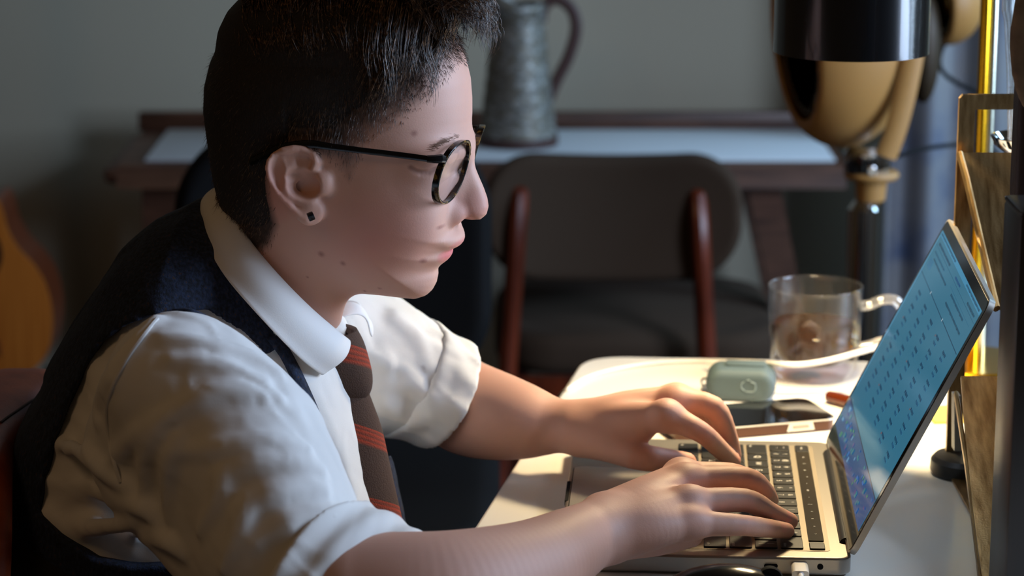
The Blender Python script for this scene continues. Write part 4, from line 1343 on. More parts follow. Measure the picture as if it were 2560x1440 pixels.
MB().tube([HW(*gpt(v, gzc + .006 + .004 * math.cos(v / .0125 * 1.5), -.0012)) for v in np.linspace(-.0125, .0125, 9)], .0016, 8).build('bridge', M_tort, glasses)
# ================================================================== white table and what stands on it
TZ = .74
M_table = Mat('white_laminate', rgb(232, 228, 218), 0.32)
M_edge = Mat('table_edge', rgb(206, 200, 188), 0.5)
q0, q1 = PZ(1450, 950, TZ), PZ(1195, 1355, TZ)
dirE = (q1 - q0) / np.linalg.norm(q1 - q0)
FL = PZ(1462, 889, TZ); NL = FL + dirE * 1.16
FR = PZ(2300, 905, TZ); FR = FL + (FR - FL) * 2.7; NR = FR + dirE * 1.16
def round_poly(P, r, n=8):
    out = []
    m = len(P)
    for i in range(m):
        p, a, b = P[i], P[i - 1], P[(i + 1) % m]
        u_, w_ = (a - p) / np.linalg.norm(a - p), (b - p) / np.linalg.norm(b - p)
        s_, e_ = p + u_ * r, p + w_ * r
        for k in range(n + 1):
            t = k / n; out.append((1 - t) ** 2 * s_ + 2 * t * (1 - t) * p + t * t * e_)
    return out
tp_ = round_poly([FL[:2], FR[:2], NR[:2], NL[:2]], .045)
table = thing('desk', 'white laminate desk with rounded corners under the laptop', 'table', ((FL[0] + FR[0]) / 2, 2.0, 0))
bm_ = MB().prism([tuple(p) for p in tp_], lambda a, b, t: np.array([a, b, t]), TZ - .024, TZ)
tb = bm_.build('top', M_table, table)
bv = tb.modifiers.new('bev', 'BEVEL'); bv.width = .003; bv.segments = 3; bv.limit_method = 'ANGLE'; bv.angle_limit = R(50)
for p in (FL * .9 + NR * .1, FR * .9 + NL * .1, NR * .9 + FL * .1, NL * .9 + FR * .1):
    MB().tube([(p[0], p[1], TZ - .024), (p[0], p[1], 0)], [.024, .018], 14).build('leg', Mat('table_leg_white', rgb(180, 176, 168), .5), table)

# ------------------------------------------------------------------ laptop (own frame: x to the hinge, y to its left end, z up)
M_alu = Mat('space_grey_aluminium', rgb(168, 162, 152), 0.38, 0.85)
M_key = Mat('key_black', rgb(20, 20, 20), 0.42)
M_well = Mat('key_well', rgb(150, 140, 124), 0.45, 0.6)
M_leg = Mat('key_legend', rgb(205, 204, 198), 0.6)
M_glass = Mat('black_glass', rgb(10, 10, 11), 0.06)
LW, LD, LH = .304, .212, .0150
ca, cb2 = PZ(2070, 1095, TZ + LH), PZ(2132, 1409, TZ + LH)
lv = (ca - cb2); lv[2] = 0; lv /= np.linalg.norm(lv)
lx = np.array([lv[1], -lv[0], 0])
lc0 = (ca + cb2) / 2 - lx * LD / 2; lc0[2] = TZ
lrot = math.atan2(lx[1], lx[0])
lap = thing('laptop', 'open grey laptop with black keys and blue lit screen on the white desk', 'laptop', lc0, (0, 0, lrot))
def lap2w(x, y, z): return lc0 + lx * x + lv * y + np.array([0, 0, z])
base = MB().prism(rrect(LD, LW, .011, 8), lambda a, b, t: (a, b, t), .0018, LH).build('base', M_alu, lap, local=True)
bv = base.modifiers.new('bev', 'BEVEL'); bv.width = .0016; bv.segments = 3; bv.limit_method = 'ANGLE'; bv.angle_limit = R(50)
for sx in (-1, 1):
    for sy in (-1, 1):
        MB().lathe([(.0, 0), (.007, 0), (.0075, .0008), (.0075, .0020), (0, .0020)], (sx * .088, sy * .132, 0), 20).build('rubber_foot', M_black, lap, local=True)
KX0, KX1, KW = -.0190, .0915, .1372
MB().prism(rrect(KX1 - KX0, 2 * KW, .004, 5, (KX0 + KX1) / 2, 0), lambda a, b, t: (a, b, t), LH - .0004, LH + .00025).build('keyboard_well', M_well, lap, local=True)
tpd = MB().prism(rrect(.083, .134, .006, 6, -.0610, 0), lambda a, b, t: (a, b, t), LH - .0004, LH + .0003).build('trackpad', Mat('trackpad_glass', rgb(176, 170, 160), .25, .5), lap, local=True)
tgv = MB()
o_, i_ = rrect(.0845, .1355, .0066, 6, -.0610, 0), rrect(.083, .134, .006, 6, -.0610, 0)
n_ = len(o_)
tgv.add([(a, b, LH + .0002) for a, b in o_] + [(a, b, LH + .0002) for a, b in i_], [(k, (k + 1) % n_, n_ + (k + 1) % n_, n_ + k) for k in range(n_)])
tgv.build('trackpad_groove', M_black, lap, local=True)
MB().prism(rrect(.003, .052, .0014, 5, -.1052, 0), lambda a, b, t: (a, b, t), LH - .004, LH + .0002).build('thumb_scoop', M_black, lap, local=True)
KP = .0187; KH = .0012
def key_mesh(w, d):
    m = MB().prism(rrect(d, w, .0016, 3), lambda a, b, t: (a, b, t), 0, KH)
    o = m.build('key', M_key, None)
    bm = bmesh.new(); bm.from_mesh(o.data)
    bmesh.ops.bevel(bm, geom=[e for e in bm.edges if all(v.co.z > KH * .9 for v in e.verts)], offset=.0004, segments=1, affect='EDGES')
    bm.to_mesh(o.data); bm.free()
    me = o.data; bpy.data.objects.remove(o); return me
KM, TXT = {}, {}
def text_mesh(t, size):
    if (t, size) in TXT: return TXT[(t, size)]
    c = bpy.data.curves.new('legend', 'FONT'); c.body = t; c.size = size; c.align_x = 'CENTER'; c.align_y = 'CENTER'; c.resolution_u = 2
    o = bpy.data.objects.new('legend_tmp', c); SC.collection.objects.link(o)
    bpy.context.view_layer.update()
    me = bpy.data.meshes.new_from_object(o.evaluated_get(bpy.context.evaluated_depsgraph_get()))
    bpy.data.objects.remove(o); bpy.data.curves.remove(c)
    me.materials.clear(); me.materials.append(M_leg.m)
    TXT[(t, size)] = me
    return me
def add_key(x, y, w, d, legs=()):
    kk = (round(w, 5), round(d, 5))
    if kk not in KM: KM[kk] = key_mesh(w, d)
    k = instance(KM[kk], 'key', lap, (x, y, LH + .0003))
    for t, size, dx, dy in legs:
        instance(text_mesh(t, size), 'legend', k, (dx, dy, KH + .00012), (0, 0, -R(90)))
def row(x, items, d=.0162):
    y = 14.5 * KP / 2
    for u_, lg in items:
        w = u_ * KP
        add_key(x, y - w / 2, w - .0024, d, lg)
        y -= w
L1 = lambda t: [(t, .0074, 0, 0)]
L2 = lambda a, b: [(a, .0058, .0038, 0), (b, .0064, -.0036, 0)]
LS = lambda t, dy: [(t, .0034, -.0050, dy)]
row(.0640, [(1, L2('~', '`'))] + [(1, L2(a, b)) for a, b in zip('!@#$%^&*()_+', '1234567890-=')] + [(1.5, LS('delete', -.006))])
row(.0453, [(1.5, LS('tab', .008))] + [(1, L1(c)) for c in 'QWERTYUIOP'] + [(1, L2('{', '[')), (1, L2('}', ']')), (1, L2('|', '\\'))])
row(.0266, [(1.75, LS('caps lock', .005))] + [(1, L1(c)) for c in 'ASDFGHJKL'] + [(1, L2(':', ';')), (1, L2('"', "'")), (1.75, LS('return', -.009))])
row(.0079, [(2.25, LS('shift', .013))] + [(1, L1(c)) for c in 'ZXCVBNM'] + [(1, L2('<', ',')), (1, L2('>', '.')), (1, L2('?', '/')), (2.25, LS('shift', -.013))])
row(-.0108, [(1, LS('fn', .003)), (1, LS('control', 0)), (1, LS('option', 0)), (1.25, LS('command', 0)), (5, ()), (1.25, LS('command', 0)), (1, LS('option', 0))])
yk = 14.5 * KP / 2 - 11.5 * KP
add_key(-.0152, yk - .5 * KP, KP - .0024, .0076, [('<', .004, 0, 0)])
add_key(-.0065, yk - 1.5 * KP, KP - .0024, .0076, [('^', .004, 0, 0)])
add_key(-.0152, yk - 1.5 * KP, KP - .0024, .0076, [('v', .004, 0, 0)])
add_key(-.0152, yk - 2.5 * KP, KP - .0024, .0076, [('>', .004, 0, 0)])
add_key(.0823, 14.5 * KP / 2 - .55 * KP, 1.1 * KP - .0024, .0110, [('esc', .0036, 0, 0)])
tbar = MB().prism(rrect(.0112, 12.35 * KP, .0012, 3, .0823, -.0002), lambda a, b, t: (a, b, t), LH + .0003, LH + .0013).build('touch_bar', Mat('touch_bar_glass', rgb(46, 43, 38), .22), lap, local=True)
for k, t in enumerate(('<', 'I', 'o', '*', '-', 'oo', '-', '|', '<', 'x', '=', '>')):
    instance(text_mesh(t, .0038), 'legend', tbar, (.0823, .100 - .0182 * k, LH + .0014), (0, 0, -R(90)))
add_key(.0823, -14.5 * KP / 2 + .45 * KP, .9 * KP - .0016, .0112)
# ports in the near end
def onside(name, x, w, h, mat, dep=.0006):
    return MB().prism(rrect(w, h, min(w, h) / 2 - 1e-5, 6, x, .0085), lambda a, b, t: (a, t, b), -LW / 2 - dep, -LW / 2 + .002).build(name, mat, lap, local=True)
onside('usb_port', .0480, .0100, .0036, M_black)
onside('usb_port_frame', .0480, .0112, .0046, M_alu, .0004)
onside('headphone_jack', .0835, .0044, .0044, M_black)
# screen lid
TH_ = R(26.5)
bu = np.array([math.sin(TH_), 0, math.cos(TH_)]); bn = np.array([-math.cos(TH_), 0, math.sin(TH_)])
hx, hz_ = .1035, .0170
def lid(a, b, c): return np.array([hx, 0, hz_]) + bu * b + np.array([0, a, 0]) + bn * c
LBH = .212
MB().prism(rrect(LW, LBH, .010, 8, 0, LBH / 2), lambda a, b, t: lid(a, b, t), -.0044, .0002).build('lid', M_alu, lap, local=True)
MB().prism(rrect(LW - .004, LBH - .004, .008, 8, 0, LBH / 2), lambda a, b, t: lid(a, b, t), -.0002, .0006).build('bezel', M_glass, lap, local=True)
hg = MB()
hg.prism([(math.cos(a) * .0056, math.sin(a) * .0056) for a in np.linspace(0, 2 * math.pi, 17)[:-1]], lambda a, b, t: (hx + .001 + a, t, hz_ - .0035 + b), -.116, .116)
hg.build('hinge', Mat('hinge_black', rgb(24, 22, 20), .4), lap, local=True)
M_scr = Mat('screen_glow', rgb(6, 10, 12), 0.08)
M_scr.set('Emission Color', rgb(54, 112, 138)).set('Emission Strength', .85)
SW, SH_ = .286, .184
SB0 = .0175
MB().prism([(-SW / 2, SB0), (SW / 2, SB0), (SW / 2, SB0 + SH_), (-SW / 2, SB0 + SH_)], lambda a, b, t: lid(a, b, t), .0004, .00075).build('display', M_scr, lap, local=True)
M_prt = Mat('screen_print', rgb(5, 8, 10), 0.08)
va = M_prt.n('ShaderNodeVertexColor'); va.layer_name = 'Col'
M_prt.l(va, 'Color', M_prt.b, 'Emission Color'); M_prt.set('Emission Strength', .85)
pv, pf_, pc = [], [], []
def px_rect(s0, t0, s1, t1, col, lift=0.0):
    k = len(pv)
    for s_, t_ in ((s0, t0), (s1, t0), (s1, t1), (s0, t1)):
        pv.append(lid(SW / 2 - s_ * SW, SB0 + SH_ - t_ * SH_, .00085 + lift)); pc.append(srgb(*col))
    pf_.append((k, k + 1, k + 2, k + 3))
def scribble(s0, t0, length, h, col, words=True):
    s = s0
    while s < s0 + length:
        w = rng.uniform(.004, .011) if words else .006
        px_rect(s, t0, min(s + w, s0 + length), t0 + h * rng.uniform(.7, 1), col, .0001); s += w + .003
DK = (20, 52, 76)
px_rect(0, 0, 1, .022, (66, 136, 172))
scribble(.02, .006, .38, .010, DK); scribble(.68, .006, .30, .010, DK)
px_rect(0, .024, .014, .80, (86, 150, 184)); px_rect(.0145, .024, .017, .80, (20, 60, 88))
px_rect(.02, .060, .99, .0625, (34, 84, 112))
scribble(.06, .040, .30, .012, (16, 42, 70)); scribble(.5, .040, .12, .012, (18, 60, 110)); scribble(.8, .040, .16, .012, DK)
scribble(.06, .080, .26, .010, (28, 70, 98)); scribble(.10, .104, .34, .011, DK)
scribble(.56, .098, .30, .011, (22, 58, 84)); px_rect(.50, .088, .96, .0895, (36, 86, 116))
px_rect(.05, .118, .12, .160, (44, 104, 138))
px_rect(.02, .196, .99, .2005, (26, 66, 92)); px_rect(.30, .192, .306, .204, (190, 205, 210), .0001); px_rect(.62, .192, .626, .204, (190, 205, 210), .0001)
scribble(.55, .140, .36, .012, DK)
for c in range(5):
    for r_ in range(8):
        s0 = .13 + .175 * c + .004 * (r_ % 2); t0 = .250 + .066 * r_
        if t0 > .80: continue
        scribble(s0, t0, .062, .015, (14, 44, 74)); scribble(s0 + .004, t0 + .026, .050, .013, (26, 70, 104))
        if (c * 3 + r_) % 7 == 2: scribble(s0 - .014, t0 + .008, .01, .010, (120, 70, 60))
# the foot of the screen: wallpaper strip and a row of coloured icons
px_rect(0, .86, 1, 1, (24, 66, 118)); px_rect(0, .855, 1, .861, (14, 30, 60))
for k in range(60):
    s0, t0 = rng.uniform(0, .97), rng.uniform(.865, .97)
    col = [(30, 84, 140), (36, 110, 120), (52, 120, 84), (70, 60, 120), (40, 100, 170), (90, 140, 180)][rng.integers(0, 6)]
    px_rect(s0, t0, s0 + rng.uniform(.01, .03), t0 + rng.uniform(.008, .025), col, .0001 + .00001 * k)
mk('screen_print', pv, np.array(pf_), M_prt, lap, local=True, cols=np.array(pc), smooth=False)

# white charging plug and its cable, at the near end of the laptop
M_wp = Mat('white_plastic', rgb(226, 222, 214), 0.35)
pw0 = lap2w(.0685, -LW / 2 - .0004, .0088)
plug = thing('charging_cable', 'white charging plug and cable in the near side of the laptop', 'cable', pw0)
MB().prism(rrect(.0125, .0064, .003, 5), lambda a, b, t: pw0 + lx * a + np.array([0, 0, b]) - lv * t, 0, .020).build('plug', M_wp, plug)
MB().tube(catmull([pw0 - lv * .0195, pw0 - lv * .03, pw0 - lv * .07 + [0, 0, -.004], pw0 - lv * .14 + lx * .02 + [0, 0, -.0068], pw0 - lv * .24 + lx * .10 + [0, 0, -.0068]], 8), [.0027] * 3 + [.0019] * 30, 10).build('cord', M_wp, plug)

# black rounded mouse in front of the laptop
M_gloss = Mat('gloss_black', rgb(16, 17, 19), 0.16)
mo = PZ(1815, 1530, TZ); mo[2] = TZ
mouse = thing('mouse', 'glossy black rounded computer mouse in front of the laptop', 'mouse', mo)
def mf(p):
    q = p - mo.astype(np.float32)
    return smax(ellip(q, (0, 0, .004), (.052, .031, .030)), -(q[:, 2] - .0006), .003)
v_, q_ = field_mesh(mf, mo - [.06, .04, .004], mo + [.06, .04, .04], .0022)
mk('shell', v_, q_, M_gloss, mouse)
MB().lathe([(.0, -.003), (.0085, -.003), (.009, 0), (.0085, .003), (0, .003)], mo + [.030, 0, .0245], 20, axis=(0, 1, 0)).build('scroll_wheel', M_black, mouse)

# ------------------------------------------------------------------ glass mug of tea
def clear(name, tint=(.93, .94, .93), lo=.06, hi=.75, rough=.03, frm=.25, diff=0.0):
    m = Mat(name); nt = m.nt; nt.nodes.remove(m.b)
    tr = m.n('ShaderNodeBsdfTransparent'); tr.inputs[0].default_value = (*tint, 1)
    gl = m.n('ShaderNodeBsdfGlossy'); gl.inputs['Roughness'].default_value = rough
    lw = m.n('ShaderNodeLayerWeight'); lw.inputs[0].default_value = .5
    mr = m.n('ShaderNodeMapRange'); mr.inputs['From Min'].default_value = frm; mr.inputs['From Max'].default_value = 1.0; mr.inputs['To Min'].default_value = lo; mr.inputs['To Max'].default_value = hi
    m.l(lw, 'Facing', mr, 'Value')
    mx = m.n('ShaderNodeMixShader'); m.l(mr, 0, mx, 0); m.l(tr, 0, mx, 1); m.l(gl, 0, mx, 2)
    if diff:
        df = m.n('ShaderNodeBsdfDiffuse'); df.inputs[0].default_value = (.8, .8, .8, 1)
        m2 = m.n('ShaderNodeMixShader'); m2.inputs[0].default_value = diff
        m.l(mx, 0, m2, 1); m.l(df, 0, m2, 2); mx = m2
    m.l(mx, 0, nt.nodes['Material Output'], 'Surface')
    return m
M_cg = clear('clear_glass', (.97, .97, .96), .03, .6, .03, .45, .012)
mb = PZ(2033, 948, TZ); myy = mb[1]
mr_ = (PY(2152, 715, myy)[0] - PY(1914, 715, myy)[0]) / 2
mh = PY(2033, 712, myy)[2] - TZ
mug = thing('glass_mug', 'double walled clear glass mug half full of brown tea', 'mug', (mb[0], myy, TZ))
mc = (mb[0], myy, TZ)
outer = [(0, .0012), (mr_ * .55, .0008), (mr_ * .76, .003), (mr_ * .87, .011), (mr_ * .93, .024), (mr_ * .965, .042), (mr_ * .985, .062), (mr_ * .99, mh - .004), (mr_ * 1.0, mh - .0012), (mr_ * .985, mh), (mr_ * .955, mh - .001),
         (mr_ * .945, mh - .006), (mr_ * .925, .060), (mr_ * .88, .034), (mr_ * .74, .021), (mr_ * .5, .0155), (0, .014)]
po_ = catmull([np.array(p) for p in outer], 4)
MB().lathe([(max(a[0], 0), a[1]) for a in po_], mc, 56).build('double_wall', M_cg, mug, smooth=True)
hp = [(PY(2150, 765, myy)), PY(2175, 762, myy), PY(2205, 750, myy), PY(2240, 752, myy), PY(2262, 790, myy), PY(2262, 840, myy), PY(2235, 862, myy), PY(2195, 862, myy), PY(2150, 868, myy)]
MB().tube(catmull(hp, 6), .0048, 12).build('handle', clear('thick_glass', (.9, .9, .88), .14, .8, .04, .1, .1), mug)
M_tea = Mat('tea', rgb(84, 48, 8), .1)
nt = M_tea.nt
tr = M_tea.n('ShaderNodeBsdfTransparent'); tr.inputs[0].default_value = (.58, .31, .06, 1)
mx = M_tea.n('ShaderNodeMixShader'); mx.inputs[0].default_value = .22
M_tea.l(tr, 0, mx, 1); M_tea.l(M_tea.b, 0, mx, 2); M_tea.l(mx, 0, nt.nodes['Material Output'], 'Surface')
lvl = .054
MB().lathe([(0, .0148), (mr_ * .49, .0165), (mr_ * .72, .022), (mr_ * .86, .035), (mr_ * .905, lvl), (mr_ * .885, lvl - .001), (0, lvl - .001)], mc, 48).build('tea', M_tea, mug, smooth=True)
tbag = MB(); 
tbag.prism([(-.018, 0), (.018, 0), (.015, .032), (0, .040), (-.015, .032)], lambda a, b, t: np.array(mc) + np.array([-.006 + a * .8, -.006 + t + a * .3, .018 + b]), -.004, .004)
tbg = tbag.build('tea_bag', Mat('tea_bag_paper', rgb(58, 36, 18), .8), mug)
sd = tbg.modifiers.new('b', 'BEVEL'); sd.width = .002; sd.segments = 2

# ------------------------------------------------------------------ earbud case
M_sil = Mat('sage_blue_silicone', rgb(68, 84, 88), 0.7)
e0 = PZ(1862, 1000, TZ)
ey = e0[1]
ec_ = PY(1856, 952, ey)
case = thing('earbud_case', 'sage blue silicone earbud case lying on the white desk', 'case', (ec_[0], ey, TZ))
ew = (PY(1951, 950, ey)[0] - PY(1768, 950, ey)[0]) / 2 + .0035
M3 = np.array(Matrix.Rotation(R(-7), 3, 'Z')).T.astype(np.float32)
eh = .0145
def ecf(p):
    q = (p - np.array([ec_[0], ey + .012, TZ + eh], np.float32)) @ M3.T
    k = .0142
    d2 = np.hypot(np.maximum(np.abs(q[:, 0]) - ew + .021, 0), np.maximum(np.abs(q[:, 1]) - .0205 + .012, 0) * 1.0) - .0105
    w = np.hypot(np.maximum(np.abs(q[:, 0]) - ew + .019, 0), np.maximum(np.abs(q[:, 2]) - eh + .0135, 0)) - .0150
    d = smax(np.hypot(np.maximum(w + .009, 0), np.maximum(np.abs(q[:, 1]) - .0120, 0)) - .009, w - .0, .004)
    g = np.abs(q[:, 1] + .0035) 
    return d + .0007 * np.exp(-(g / .0007) ** 2)
v_, q_ = field_mesh(ecf, [ec_[0] - .05, ey - .03, TZ - .004], [ec_[0] + .05, ey + .05, TZ + .04], .0014)
v_[:, 2] = np.maximum(v_[:, 2], TZ + .0003)
mk('shell', v_, q_, M_sil, case)
ER = Matrix.Rotation(R(-7), 3, 'Z')
top = np.array([ec_[0], ey + .012, TZ + 2 * eh])
MB().box(top + [.004, .002, .0010], (.036, .016, .0035), ER, .0012).build('hinge_strip', M_sil, case)
# outline mark on the front, a little open cup shape
fm = np.array([ec_[0], ey + .012, TZ + eh]); 
def front(a, b): return np.array(ER @ Vector((a * .8 + .001, -.0212, b * .85 + .001))) + fm
mk_ = MB()
mk_.tube([front(a, b) for a, b in ((.0035, -.005), (-.0005, -.002), (0, .003), (.003, .0046))], .0005, 5)
mk_.tube([front(a, b) for a, b in ((.0105, .0046), (.0155, .003), (.016, -.002), (.0148, -.005))], .0005, 5)
mk_.tube([front(a, b) for a, b in ((.0055, .0062), (.0075, .0070), (.0095, .0062))], .0004, 5)
mk_.tube([front(a, b) for a, b in ((.0045, -.0058), (.0095, -.0062), (.0142, -.0058))], .0004, 5)
mk_.build('cut_out_mark', Mat('pale_mark', rgb(128, 146, 148), .6), case)
cl = np.array([PY(1768, 962, ey)[0], ey + .014, TZ + .013])
rg = MB()
rg.tube([cl + np.array([.0035 * math.cos(a) - .001, 0, .0035 * math.sin(a)]) for a in np.linspace(0, 2 * math.pi, 17)], .0011, 6)
rg.tube(catmull([cl + np.array(q) for q in ((-.002, 0, -.002), (-.004, -.003, -.007), (-.001, -.006, -.0112), (.003, -.004, -.0112), (.0015, -.001, -.006))], 5), .0008, 6)
rg.build('clip_ring', M_chrome, case)

# ------------------------------------------------------------------ phone
f0, f1, f2 = PZ(2093, 1046, TZ + .0105), PZ(1668, 1082, TZ + .0105), PZ(2026, 1003, TZ + .0105)
du = (f1 - f0); du /= np.linalg.norm(du); dv = f2 - f0; dv -= du * np.dot(dv, du); dv /= np.linalg.norm(dv)
pl_, pw_ = .147, .071
phone = thing('smartphone', 'black smartphone with bronze edge lying flat behind the laptop', 'phone', (f0 + du * pl_ / 2 + dv * pw_ / 2) * [1, 1, 0] + [0, 0, TZ])
pc_ = f0 + du * pl_ / 2 + dv * pw_ / 2
def ph(a, b, t): return np.array([pc_[0], pc_[1], TZ]) + du * a + dv * b + np.array([0, 0, t])
b_ = MB().prism(rrect(pl_, pw_, .010, 7), ph, .0004, .0096).build('frame', Mat('bronze_metal', rgb(88, 58, 44), .35, .5), phone)
bv = b_.modifiers.new('bev', 'BEVEL'); bv.width = .0012; bv.segments = 2; bv.limit_method = 'ANGLE'; bv.angle_limit = R(50)
MB().prism(rrect(pl_ + .0012, pw_ + .0012, .0104, 7), ph, .0094, .0108).build('bumper_lip', M_chrome, phone)
MB().prism(rrect(pl_ - .003, pw_ - .003, .009, 7), ph, .0100, .0112).build('screen', M_glass, phone)
bx_ = -pl_ / 2 + .034
MB().prism([(bx_ - .013, .0022), (bx_ + .013, .0022), (bx_ + .011, .0092), (bx_ - .011, .0092)], lambda a, b, t: ph(a, t, b), -pw_ / 2 - .0006, -pw_ / 2 + .001).build('button_plate', M_chrome, phone)
MB().prism(rrect(.015, .0028, .0013, 5, bx_, .0058), lambda a, b, t: ph(a, t, b), -pw_ / 2 - .0012, -pw_ / 2).build('side_button', M_alu, phone)

# ------------------------------------------------------------------ pen, cables, papers, puck
M_pen = Mat('amber_lacquer', rgb(88, 34, 12), 0.25); M_gold = Mat('gold', rgb(222, 178, 84), 0.2, 1.0)
a_, b2 = PZ(2068, 990, TZ + .006), PZ(2190, 1022, TZ + .006)
pd_ = (b2 - a_) / np.linalg.norm(b2 - a_)
pen = thing('pen', 'amber lacquered pen with gold clip beside the laptop screen', 'pen', a_ * [1, 1, 0] + [0, 0, TZ])
MB().tube([a_ + pd_ * t for t in (0, .002, .012, .055, .085, .104, .112)], [.003, .0052, .0058, .0058, .0052, .0030, .0008], 14).build('barrel', M_pen, pen)
MB().tube([a_ + pd_ * t for t in (.058, .059, .062, .063)], [.0058, .0062, .0062, .0058], 14).build('band', M_gold, pen)
MB().tube([a_ + pd_ * t + np.array([0, -.0052, -.0022]) for t in (.000, .004, .035, .040)], [.0008, .0013, .0011, .0012], 8).build('clip', M_gold, pen)
def cable(name, label, pts, r, **k):
    o = MB().tube(catmull(pts, 8), r, 10).build(name, M_wp)
    return tag(o, label, 'cable', **k)
cz = TZ + .0024
cable('white_cable', 'thin white cable running across the back of the desk and over its edge',
      [PZ(1380, 1030, .66), PZ(1396, 996, .722), PZ(1418, 974, .742) , PZ(1462, 945, cz), PZ(1540, 922, cz), PZ(1640, 907, cz), PZ(1740, 902, cz), PZ(1810, 903, cz + .001)], .0019)
cable('charger_cable', 'thick white cable sagging in front of the glass mug',
      [PY(1770, 906, 2.405), PY(1840, 905, 2.392), PY(1885, 906, 2.372), PY(1915, 908, 2.340), PY(1950, 911, 2.314), PY(2010, 911, 2.312), PY(2080, 899, 2.314), PY(2150, 880, 2.318), PY(2230, 858, 2.33), PY(2300, 846, 2.37), PZ(2345, 872, TZ + .003)], .0027)
for k, (a, b) in enumerate((((2163, 861), (2330, 822)), ((2168, 874), (2330, 838)))):
    cable('usb_lead', ('upper' if k == 0 else 'lower') + ' of two white leads passing behind the mug handle', [PY(a[0] - 60, a[1] + 18, 2.47), PY(*a, 2.44), PY(2240, (a[1] + b[1]) / 2 - 2, 2.43), PY(*b, 2.43), PZ(2420 - 40 * k, 850 + 16 * k, TZ + .003)], .0026)
M_rub = Mat('black_rubber', rgb(24, 24, 25), 0.45)
pk = PZ(2418, 1184, TZ)
MB_ = MB().lathe([(0, 0), (.0285, 0), (.0305, .004), (.0300, .012), (.027, .0155), (.012, .0175), (0, .018)], (pk[0], pk[1], TZ), 40).build('round_black_puck', M_rub)
tag(MB_, 'low round black puck on the desk behind the laptop screen', 'puck')
M_note = Mat('note_paper', rgb(236, 234, 228), .8)
nb = PZ(2450, 925, TZ + .002)
tag(MB().add([nb + np.array(q) for q in ((-.03, -.012, 0), (.035, -.02, .001), (.045, .03, .010), (-.012, .035, .003), (-.03, -.012, .0006), (.035, -.02, .0016), (.045, .03, .0106), (-.012, .035, .0036))],
    [(0, 3, 2, 1), (4, 5, 6, 7), (0, 1, 5, 4), (1, 2, 6, 5), (2, 3, 7, 6), (3, 0, 4, 7)]).build('paper_slip', M_note, ang=20), 'loose white paper slip at the foot of the brass pole', 'paper')
M_yel = Mat('yellow_note', rgb(214, 178, 84), .8)
yb = PZ(2385, 1040, TZ)
tag(MB().box(yb + [.0, .0, .0016], (.05, .05, .003), Matrix.Rotation(R(8), 3, 'Z')).build('sticky_note', M_yel), 'yellow sticky note pad behind the laptop screen', 'note pad')

# ------------------------------------------------------------------ black cylinder lamp over the desk (lit), on brass and steel rods
M_lampb = Mat('black_enamel', rgb(9, 10, 12), 0.22); M_lampb.set('Coat Weight', .4)
LY = 2.17
s0, s1 = PY(1935, 100, LY), PY(2322, 100, LY)
LR = (s1[0] - s0[0]) / 2; LX = (s0[0] + s1[0]) / 2
LZ = PY(2128, 141, LY)[2] + .004
BYY = 2.40
lamp = thing('desk_lamp', 'black cylindrical desk lamp shade hanging over the laptop on brass and steel rods', 'lamp', (PY(2462, 900, BYY)[0], BYY, TZ))
SHH = .16
MB().lathe([(LR, 0), (LR, SHH - .006), (LR - .006, SHH), (.012, SHH), (.012, SHH - .004), (LR - .008, SHH - .005), (LR - .0022, SHH - .012), (LR - .0022, 0)], (LX, LY, LZ), 64, close=True).build('shade', M_lampb, lamp)
M_bulb = Mat('lit_bulb', rgb(255, 230, 190), .4); M_bulb.set('Emission Color', (1, .72, .38, 1)).set('Emission Strength', 30)
MB().lathe([(0, -.030), (.016, -.026), (.026, -.012), (.028, 0), (.024, .014), (.014, .030), (.012, .045), (0, .045)], (LX, LY, LZ + .095), 28).build('bulb', M_bulb, lamp, smooth=True)
pl = bpy.data.lights.new('lamp_light', 'SPOT'); pl.energy = 25.0; pl.color = (1.0, .77, .44); pl.shadow_soft_size = .05; pl.spot_size = R(150); pl.spot_blend = .3
plo = bpy.data.objects.new('lamp_light', pl); SC.collection.objects.link(plo); plo.location = (LX, LY, LZ + .062)
M_brass = Mat('yellow_brass', rgb(250, 190, 40), 0.22, 1.0)
M_steel = Mat('pale_steel', rgb(196, 200, 180), 0.25, 1.0)
xb, xs = PY(2453, 300, BYY)[0], PY(2475, 300, BYY)[0]
topz = LZ + SHH + .06
MB().tube([(xb, BYY, TZ + .012), (xb, BYY, topz)], .0050, 16).build('brass_rod', M_brass, lamp)
MB().tube([(xs, BYY + .004, TZ + .012), (xs, BYY + .004, topz)], .0048, 16).build('steel_rod', M_steel, lamp)
MB().tube([(xb + .005, BYY, topz - .004), (LX, LY, topz - .004)], .006, 12).build('arm', M_brass, lamp)
MB().tube([(LX, LY, topz), (LX, LY, LZ + SHH - .002)], .007, 12).build('stem', M_brass, lamp)
MB().lathe([(0, 0), (.055, 0), (.057, .003), (.057, .010), (.054, .013), (0, .013)], (xb + .004, BYY, TZ), 40).build('base', M_brass, lamp)

